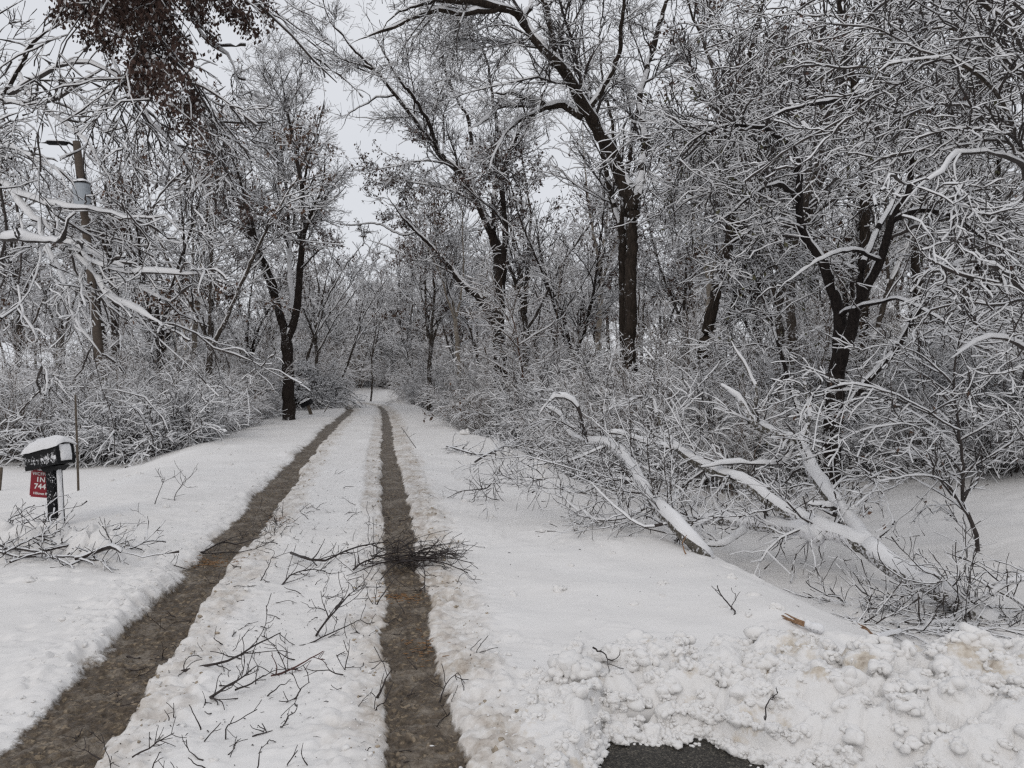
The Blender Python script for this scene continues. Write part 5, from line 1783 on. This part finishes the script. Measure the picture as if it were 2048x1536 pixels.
# ------------------------------------------------------------ broken branches on the snow
def twig_on_ground(label, pts, r0=0.008, r1=0.0025, dens=7.0, sh=(0.08, 0.3), seed=1, snow=0.0, lift=0.0, mat='twig_wet', name='fallen_branch', cat='branch', lean=0.25, cheap=False):
    """pts: photo pixels with an optional height above the snow"""
    rg = np.random.default_rng(seed)
    q = [G(p[0], p[1], (p[2] if len(p) > 2 else 0.012 + lift)) for p in pts]
    r0, r1, dens = r0 * 0.78, r1 * 0.8, dens * 1.35
    b = q[0].copy()
    a = Acc(b)
    pl, R = limb(q, r0, r1, None, 0.006, rg)
    a.tube(pl[None], R[None], S=6, snow=snow, rg=rg, gap=0.3)
    A, B = resample([(pl, R)], 14)
    A2, B2 = grow(rg, A, B, dens=dens, t0=0.08, ang=(28, 70), lo=sh[0], hi=sh[1], K=6, wander=0.20, grav=lean * 0.25, rf=0.65, absl=True, flat=0.3)
    if len(A2):
        B2 = np.maximum(B2, 0.0021)
        h = base_h(A2[..., 0], A2[..., 1]) - 0.01
        A2[..., 2] = np.maximum(A2[..., 2], h)
        a.tube(A2, B2, S=5, snow=snow * .6, rg=rg)
        A3, B3 = grow(rg, A2, B2, dens=6, t0=0.2, ang=(30, 60), lo=0.02, hi=0.10, K=4, wander=0.2, grav=0.05, rf=0.8, absl=True)
        if len(A3):
            B3 = np.maximum(B3, 0.0019)
            a.tube(A3, B3, S=4, snow=0.0, rg=rg)
    o = a.build(name, [mat, 'snow'], None)
    o.location = b
    tag(o, label, cat)
    return o


TW = [
    ('arched forked branch lying across the mailbox-side wheel track', [(345, 1103, .01), (398, 1104, .02), (432, 1090, .08), (450, 1083, .10), (475, 1090, .07), (522, 1072, .05)], .014, .004, 4, (.1, .5)),
    ('thin spray of twigs dipping into the wheel track under the arched branch', [(400, 1104, .02), (440, 1106, .03), (480, 1104, .02), (530, 1090, .02), (560, 1070, .02)], .007, .003, 6, (.08, .25)),
    ('thick-ended dark branch lying between the tracks, pointing at the twig heap', [(582, 1106, .03), (612, 1118, .05), (648, 1122, .03), (690, 1102, .05), (730, 1090, .08), (775, 1085, .06)], .017, .005, 6, (.15, .45)),
    ('spiky dark branch bridging toward the twig heap in the track', [(706, 1140, .02), (730, 1122, .08), (770, 1110, .08), (830, 1105, .06)], .012, .004, 9, (.12, .4)),
    ('curving branch with upright shoots just below the thick-ended branch', [(560, 1175, .01), (580, 1150, .06), (605, 1142, .07), (640, 1140, .03), (665, 1150, .01)], .009, .003, 8, (.1, .3)),
    ('slender arc of twig half sunk in the snow between the tracks', [(455, 1222, .01), (470, 1206, .03), (505, 1200, .03), (560, 1195, .01)], .006, .002, 3, (.05, .15)),
    ('small bushy twig standing near the arched branch tip', [(520, 1165, .01), (535, 1135, .10), (548, 1105, .16)], .006, .002, 12, (.06, .2)),
    ('tall branching twig rising beside the worn track, bent toward it', [(632, 1272, .01), (655, 1238, .10), (680, 1210, .17), (712, 1180, .22)], .010, .003, 9, (.12, .32)),
    ('low straight twig sunk along the snow under the tall branching twig', [(598, 1292, .0), (640, 1278, .02), (690, 1252, .05), (722, 1238, .05)], .007, .003, 6, (.06, .2)),
    ('long bent branch with a thick butt end beside the brown track', [(322, 1347, .01), (380, 1338, .03), (430, 1328, .05), (470, 1315, .09), (500, 1296, .12), (528, 1280, .13), (560, 1265, .10)], .012, .004, 3.5, (.08, .3)),
    ('wiry twig crossing the butt end of the long bent branch', [(300, 1375, .01), (338, 1368, .02), (362, 1345, .05), (385, 1325, .08), (405, 1320, .08)], .005, .002, 8, (.06, .18)),
    ('straight rigid branch with paired shoots in the middle of the snow', [(408, 1398, .01), (440, 1380, .05), (480, 1358, .09), (515, 1330, .11)], .010, .003, 9, (.08, .25)),
    ('second rigid branch running alongside the one with paired shoots', [(470, 1380, .02), (500, 1365, .05), (530, 1350, .05), (545, 1335, .05)], .007, .002, 9, (.06, .2)),
    ('reddish branch with stubby upright shoots close to the middle', [(542, 1352, .01), (575, 1340, .03), (610, 1325, .06), (645, 1300, .12)], .009, .003, 10, (.08, .28)),
    ('small forked twig lying below the reddish branch', [(535, 1392, .01), (555, 1375, .05), (580, 1362, .06)], .005, .002, 6, (.05, .14)),
    ('zigzag twig lying just below the reddish branch stubs', [(588, 1398, .01), (600, 1380, .05), (618, 1365, .06)], .006, .002, 8, (.06, .16)),
    ('upright bare shoot standing beside the worn track, nearly vertical', [(683, 1356, .0), (693, 1322, .09), (700, 1282, .2)], .005, .002, 6, (.04, .1)),
    ('short bent shoot between the upright shoot and the track', [(730, 1350, .0), (750, 1335, .05), (772, 1312, .12)], .004, .002, 4, (.04, .1)),
    ('branching spray overhanging the worn track from the middle snow', [(750, 1400, .01), (762, 1380, .06), (775, 1355, .11), (783, 1340, .15)], .008, .003, 10, (.08, .25)),
    ('knotty twig hanging over the track edge below the overhanging spray', [(748, 1425, .0), (757, 1412, .04), (775, 1400, .06)], .005, .002, 8, (.05, .12)),
    ('upright Y-shaped twig standing beside the brown track', [(372, 1470, .0), (398, 1462, .01), (388, 1430, .09), (378, 1412, .14)], .006, .002, 5, (.05, .14)),
    ('tall lone twig sprouting straight up from the clean snow', [(451, 1492, .0), (452, 1462, .07), (468, 1432, .15)], .006, .002, 6, (.05, .14)),
    ('slanting twig with side buds near the lone upright twig', [(555, 1456, .0), (575, 1440, .04), (596, 1412, .11)], .005, .002, 7, (.05, .13)),
    ('tiny dark twig knot in the snow near the bottom', [(516, 1466, .0), (526, 1460, .02), (532, 1455, .03)], .006, .003, 30, (.03, .06)),
    ('hooked little twig at the bottom beside the slanting one', [(530, 1500, .0), (536, 1480, .05), (556, 1488, .02)], .004, .002, 4, (.03, .08)),
    ('short dark stick poking from the snow at the picture bottom', [(474, 1512, .0), (510, 1534, .02)], .006, .004, 2, (.03, .08)),
    ('spray of twigs leaning over the track just below the twig heap', [(750, 1216, .0), (765, 1192, .09), (782, 1165, .16), (800, 1150, .18)], .007, .002, 10, (.08, .22)),
    ('thin twig lying flat in the slush of the worn track', [(772, 1425, .0), (790, 1428, .0), (820, 1424, .0)], .004, .002, 4, (.03, .09)),
    ('curved twig rising from the slush toward the ploughed bank', [(878, 1410, .0), (886, 1380, .04), (905, 1355, .08), (915, 1346, .1)], .006, .002, 5, (.04, .12)),
    ('short black stick lying flat in the worn track', [(862, 1412, .0), (890, 1411, .01), (912, 1404, .01)], .007, .005, 2, (.02, .06)),
    ('snapped twig with buds on the snow between track and bank', [(915, 1335, .0), (940, 1318, .03), (962, 1302, .06), (998, 1295, .05)], .005, .002, 8, (.05, .14)),
    ('wispy branch with a bundle of fine twigs on the ditch-side shoulder', [(990, 958, .26), (975, 975, .16), (950, 980, .16), (920, 984, .12), (890, 998, .03)], .013, .004, 12, (.15, .45)),
    ('lower bough of fine twigs touching snow beneath the wispy branch', [(998, 1000, .02), (975, 995, .05), (960, 978, .12), (940, 1004, .01), (905, 1008, .01)], .007, .003, 6, (.08, .25)),
    ('forked shoot sticking up from the clean shoulder snow', [(1464, 1234, .0), (1470, 1222, .03), (1448, 1200, .09), (1434, 1172, .20)], .008, .004, 3, (.04, .14)),
    ('budded shoot leaning away from the forked shoot on the shoulder', [(1462, 1222, .01), (1466, 1205, .07), (1480, 1183, .14)], .005, .002, 9, (.04, .1)),
    ('dark twig caught in the dirty crest of the ploughed bank', [(1186, 1295, .25), (1205, 1305, .2), (1224, 1324, .12)], .006, .003, 10, (.04, .12)),
    ('lone curved twig stuck upright in the ploughed bank', [(1530, 1440, .22), (1535, 1410, .26), (1558, 1384, .28)], .005, .002, 3, (.03, .06)),
    ('slim stick slanting in the snow beyond the track scuffs', [(832, 896, .0), (812, 868, .35), (803, 855, .5)], .011, .006, 2, (.1, .3)),
    ('snow-dusted bough lying near the shrub on the shoulder', [(893, 893, .03), (925, 902, .06), (960, 910, .02), (1000, 905, .03)], .018, .008, 4, (.15, .5)),
    ('crossed snowy boughs in front of the reddish shrub', [(950, 925, .02), (985, 905, .2), (1030, 885, .15), (1080, 880, .1)], .016, .006, 6, (.2, .6)),
    ('small fan of twigs standing beyond the near mailbox bank', [(308, 1012, .0), (318, 985, .12), (330, 955, .3)], .009, .003, 10, (.1, .3)),
    ('second small fan of twigs on the smooth mailbox-side bank', [(350, 1005, .0), (350, 992, .05), (362, 972, .18), (372, 958, .3)], .008, .003, 10, (.1, .3)),
    ('tiny crooked twigs on the snow well up the middle strip', [(660, 952, .0), (675, 948, .03), (690, 940, .06)], .006, .003, 6, (.06, .2)),
    ('tiny arching twig lying alone between the two tracks', [(687, 980, .0), (692, 972, .06), (715, 975, .03)], .006, .003, 5, (.06, .15)),
    ('small dark twig crossing the worn track well beyond the heap', [(772, 1044, .0), (790, 1042, .01), (805, 1042, .03), (822, 1034, .05)], .008, .004, 4, (.06, .15)),
    ('curled twig resting in the smooth part of the worn track', [(768, 1008, .0), (772, 998, .05), (785, 1005, .0)], .005, .003, 2, (.05, .1)),
    ('black stick pair frozen into the brown track', [(172, 1436, .0), (205, 1431, .01), (240, 1429, .01)], .008, .005, 5, (.06, .2)),
    ('short black stick in the brown track under the long branch butt', [(228, 1314, .0), (255, 1314, .01), (280, 1316, .01)], .009, .006, 3, (.04, .1)),
    ('wavy black twig in the brown track beside the wiry twig', [(246, 1336, .0), (270, 1342, .01), (308, 1332, .01)], .006, .003, 5, (.05, .14)),
    ('fine twig resting at the brown track edge near the middle strip', [(232, 1402, .0), (250, 1420, .0), (265, 1412, .01)], .006, .003, 6, (.05, .12)),
    ('bent twig reaching over the brown track near the mailbox ridge', [(548, 1030, .0), (552, 1050, .04), (545, 1068, .03), (530, 1062, .05)], .006, .003, 8, (.08, .22)),
    ('limp twig on the snow just beyond the arched branch butt', [(335, 1125, .02), (352, 1130, .03), (380, 1142, .01), (392, 1148, .0)], .006, .003, 6, (.06, .2)),
]
m_plain('twig_red', (0.085, 0.035, 0.03), 0.6, 12, 0.3, 0)
for i, r in enumerate(TW):
    sn = 0.02 if 'snowy' in r[0] or 'snow-dusted' in r[0] else 0.0
    twig_on_ground(r[0], r[1], r[2], r[3], r[4] * 1.3, r[5], 200 + i, sn, mat='twig_red' if 'reddish branch with' in r[0] else 'twig_wet')


def twig_heap():
    """the raked-together crown of a broken branch in the worn track"""
    rg = np.random.default_rng(9)
    b = G(835, 1130)
    a = Acc(b)
    Ls = []
    for i in range(30):
        x = rg.uniform(-0.45, 0.35); y = rg.normal(0, 0.13)
        an = rg.normal(0.35, 0.45)
        an += math.pi if rg.random() < .25 else 0
        L = rg.uniform(0.25, 0.6)
        x = rg.uniform(-0.28, 0.22) - math.cos(an) * L * .5
        p0 = b + np.array([x, y, 0.02 + 0.08 * rg.random()]); d = np.array([math.cos(an), math.sin(an), rg.normal(0.02, 0.12)])
        p1 = p0 + d * L * 0.5; p1[2] += 0.03; p2 = p0 + d * L; p2[1] += rg.normal(0, .05)
        p2[2] = max(p2[2], b[2] + 0.01)
        q, R = limb([p0, p1, p2], rg.uniform(.003, .0065), .002, 12, 0.006, rg)
        Ls.append((q, R))
    for tgt, h in (((948, 1128), .06), ((936, 1146), .05), ((875, 1080), .2), ((760, 1160), .02), ((905, 1100), .12), ((700, 1150), .02), ((850, 1185), .01), ((790, 1078), .12)):
        e = G(tgt[0], tgt[1], h)
        m = (b + e) / 2; m[2] = b[2] + 0.10
        Ls.append(limb([b + rg.normal(0, .06, 3) * np.array([2, 1, 0]) + np.array([0, 0, .04]), m, e], .009, .003, 12, 0.008, rg))
    A, B = resample(Ls, 12)
    a.tube(A, B, S=5, rg=rg)
    A2, B2 = grow(rg, A, B, dens=8, t0=.05, ang=(25, 70), lo=.06, hi=.28, K=5, wander=.2, grav=.02, rf=.7, absl=True, flat=.4)
    B2 = np.maximum(B2, .0021); A2[..., 2] = np.maximum(A2[..., 2], b[2] + .005)
    a.tube(A2, B2, S=4, rg=rg)
    A3, B3 = grow(rg, A2, B2, dens=6, t0=.2, ang=(30, 60), lo=.02, hi=.1, K=4, wander=.2, grav=0, rf=.8, absl=True)
    a.tube(A3, np.maximum(B3, .0019), S=4, rg=rg)
    o = a.build('twig_heap', ['twig_wet', 'snow'], None)
    o.location = b
    tag(o, 'tangled heap of wet dark twigs lying in the worn wheel track', 'twig heap')


def mailbox_brush():
    rg = np.random.default_rng(19)
    b = G(90, 1095)
    a = Acc(b)
    Ls = []
    for p, r0, r1 in [([(-10, 1050, .12), (60, 1060, .2), (130, 1085, .18), (190, 1110, .12), (225, 1140, .08)], .012, .005), ([(-10, 1090, .15), (70, 1095, .16), (130, 1085, .2), (240, 1050, .3)], .014, .006),
                      ([(-10, 1100, .12), (50, 1108, .1), (130, 1108, .12), (215, 1120, .1)], .012, .005), ([(0, 1075, .1), (40, 1048, .25), (92, 1020, .4)], .008, .003), ([(60, 1085, .12), (92, 1058, .3), (110, 1010, .55)], .007, .003),
                      ([(-10, 1060, .1), (25, 1030, .25), (70, 1002, .4)], .007, .003), ([(120, 1080, .15), (95, 1040, .3), (90, 1000, .5)], .005, .002), ([(140, 1125, .1), (190, 1100, .16), (200, 1080, .2)], .006, .003),
                      ([(0, 1110, .1), (60, 1075, .25), (120, 1060, .3)], .007, .003), ([(20, 1120, .1), (80, 1100, .16), (150, 1130, .08)], .007, .003)]:
        Ls.append(limb([G(q[0], q[1] + 6, q[2] * .7) for q in p], r0 * .75, r1 * .75, 20, .012, rg))
    A, B = resample(Ls, 20)
    a.tube(A, B, S=6, snow=.014, rg=rg)
    A2, B2 = grow(rg, A, B, dens=13, t0=.02, ang=(25, 75), lo=.08, hi=.35, K=6, wander=.2, grav=.02, rf=.65, absl=True, flat=.2)
    B2 = np.maximum(B2, .0026)
    a.tube(A2, B2, S=5, snow=.006, rg=rg, gap=.5)
    A3, B3 = grow(rg, A2, B2, dens=7, t0=.2, ang=(30, 60), lo=.03, hi=.14, K=4, wander=.2, grav=.02, rf=.8, absl=True)
    a.tube(A3, np.maximum(B3, .0022), S=4, rg=rg)
    o = a.build('brush_pile', ['twig_wet', 'snow'], None)
    o.location = b
    tag(o, 'heap of snow-flecked brush at the foot of the near mailbox post', 'brush pile')
    twig_on_ground('thick snow-lined stick lying on the ridge beside the mailbox brush', [(150, 1118, .10), (190, 1106, .14), (222, 1096, .2), (242, 1102, .2)], .016, .012, 4, (.15, .5), 301, .018)
    twig_on_ground('leafless spray reaching over the ridge toward the brown track', [(225, 1112, .08), (262, 1096, .12), (300, 1082, .14), (332, 1084, .1)], .009, .003, 10, (.12, .4), 302, .008)
    twig_on_ground('twiggy tuft standing on the ridge behind the thick stick', [(235, 1105, .1), (222, 1082, .22), (205, 1052, .45)], .008, .003, 12, (.1, .35), 303, .004)


def torn_stick(label, pts, r, seed):
    rg = np.random.default_rng(seed)
    q = [G(*p) for p in pts]
    b = q[0]
    root = thing('broken_stick', label, 'stick', b)
    a = Acc(b)
    a.line(q[len(q) // 2:], r, r * .9, S=8, wob=.003, snow=.012)
    a.build('bark', ['bark_fallen', 'snow'], root)
    c = Acc(b)
    for i in range(5):
        o_ = rg.normal(0, r * .4, 3)
        c.line([q[0] + o_ * 1.5 + np.array([0, 0, rg.random() * .015]), q[len(q) // 2 - 1] + o_, q[len(q) // 2] + o_ * .5], r * .12, r * .45, S=5, wob=.002)
    c.build('torn_wood', ['split_wood', 'snow'], root)


twig_heap()
mailbox_brush()
torn_stick('splintered stick with orange torn wood lying on the shoulder before the bank', [(1572, 1234, .03), (1590, 1241, .04), (1612, 1250, .04), (1645, 1262, .03)], .022, 4)
torn_stick('small splintered stick with a pale torn end beside the big log', [(1722, 1252, .06), (1735, 1252, .06), (1750, 1255, .05), (1800, 1258, .05)], .018, 5)


def litter():
    """bark crumbs, bud scales and leaf scraps on the snow, nobody could count them"""
    rg = np.random.default_rng(88)
    n = 1500
    y = 2.6 + 13 * rg.random(n) ** 1.5
    x = np.where(rg.random(n) < 0.7, xl(y) + rg.random(n) * (xr(y) - xl(y)), rg.uniform(-1, 1, n) * 0.6 * y)
    h = ground_fields(x, y)[0]
    d = nrm(np.stack([rg.normal(size=n), rg.normal(size=n), rg.normal(0, .3, n)], -1))
    L = 0.006 + 0.03 * rg.random(n) ** 3
    A = np.zeros((n, 3, 3)); A[:, 0] = np.stack([x, y, h + .003], -1)
    A[:, 1] = A[:, 0] + d * L[:, None] * .5 + np.array([0, 0, .002]); A[:, 2] = A[:, 0] + d * L[:, None]
    R = np.tile(np.array([[.5, 1, .3]]), (n, 1)) * (0.0012 + 0.0022 * rg.random(n) ** 2)[:, None]
    a = Acc(); a.tube(A, R, S=4, rg=rg)
    m = 170                       # little forked sprigs
    y = 3.0 + 6.5 * rg.random(m) ** 1.1
    x = xl(y) + rg.random(m) * (xr(y) - xl(y)) * 1.12
    h = ground_fields(x, y)[0]
    d = nrm(np.stack([rg.normal(size=m), rg.normal(size=m), rg.uniform(0, .8, m)], -1))
    A = np.zeros((m, 6, 3)); A[:, 0] = np.stack([x, y, h + .002], -1)
    L = rg.uniform(.04, .20, m)
    for k in range(1, 6):
        d = nrm(d + rg.normal(0, .22, d.shape)); A[:, k] = A[:, k - 1] + d * (L / 5)[:, None]
        A[:, k, 2] = np.maximum(A[:, k, 2], h + .004)
    B = np.linspace(.0032, .0015, 6)[None] * rg.uniform(.7, 1.3, m)[:, None]
    a.tube(A, B, S=4, rg=rg)
    A2, B2 = grow(rg, A, B, dens=22, t0=.2, ang=(30, 65), lo=.02, hi=.08, K=4, wander=.2, grav=.05, rf=.8, absl=True)
    a.tube(A2, np.maximum(B2, .0014), S=4, rg=rg)
    tag(a.build('twig_litter', ['twig_wet', 'snow'], None), 'bark crumbs and twig scraps peppering the snow', 'litter', kind='stuff')
    # orange shredded wood where the wheels ground the branches
    P_, Q_ = [], []
    for (cx, cy, sx, sy, m) in ((430, 1130, 40, 8, 150), (800, 1200, 45, 8, 110), (840, 1300, 30, 30, 60), (555, 1040, 20, 10, 40)):
        for _ in range(m):
            P_.append(G(cx + rg.normal(0, sx * .6), cy + rg.normal(0, sy * .6), 0.0))
    c = np.array(P_); h = ground_fields(c[:, 0], c[:, 1])[0]; c[:, 2] = h + .004
    n = len(c)
    d = nrm(np.stack([rg.normal(1, .5, n), rg.normal(0, .5, n), rg.normal(0, .15, n)], -1))
    L = rg.uniform(.01, .05, n)
    A = np.stack([c, c + d * L[:, None] * .5, c + d * L[:, None]], 1)
    R = np.tile(np.array([[.6, 1, .4]]), (n, 1)) * 0.0028
    a = Acc(); a.tube(A, R, S=4, rg=rg)
    tag(a.build('wood_chips', ['chip_wood', 'snow'], None), 'orange shredded wood chips ground into the wheel tracks', 'wood chips', kind='stuff')


def fallen_snow():
    rg = np.random.default_rng(91)
    n = 520
    y = 3.6 + 20 * rg.random(n) ** 1.4
    rt = rg.random(n) < 0.65
    x = np.where(rt, xr(y) + 0.7 + 2.0 * rg.random(n) ** 0.8, xl(y) - 0.6 - 2.2 * rg.random(n))
    R = 0.008 + 0.045 * rg.random(n) ** 5
    h = ground_fields(x, y)[0]
    V, T = clods(np.stack([x, y, h - R * 0.15], -1), R, 93)
    C = np.array([G(1200, 940), G(960, 862), G(1085, 935), G(1165, 990), G(930, 870), G(1010, 915)])
    V2, T2 = clods(C + np.array([0, 0, .05]), np.array([.13, .16, .16, .10, .12, .14]), 94)
    V = np.vstack([V, V2]); T = np.vstack([T, T2 + len(V) - len(V2)])
    tag(obj('fallen_snow', mesh('fallen_snow', V, np.zeros((0, 4)), ['bank_snow'], tris=T)), 'clumps of snow dropped from the branches onto the road shoulders', 'snow', kind='stuff')


fallen_snow()
m_plain('chip_wood', (0.26, 0.15, 0.075), 0.8, 60, 0.35, 0)
litter()
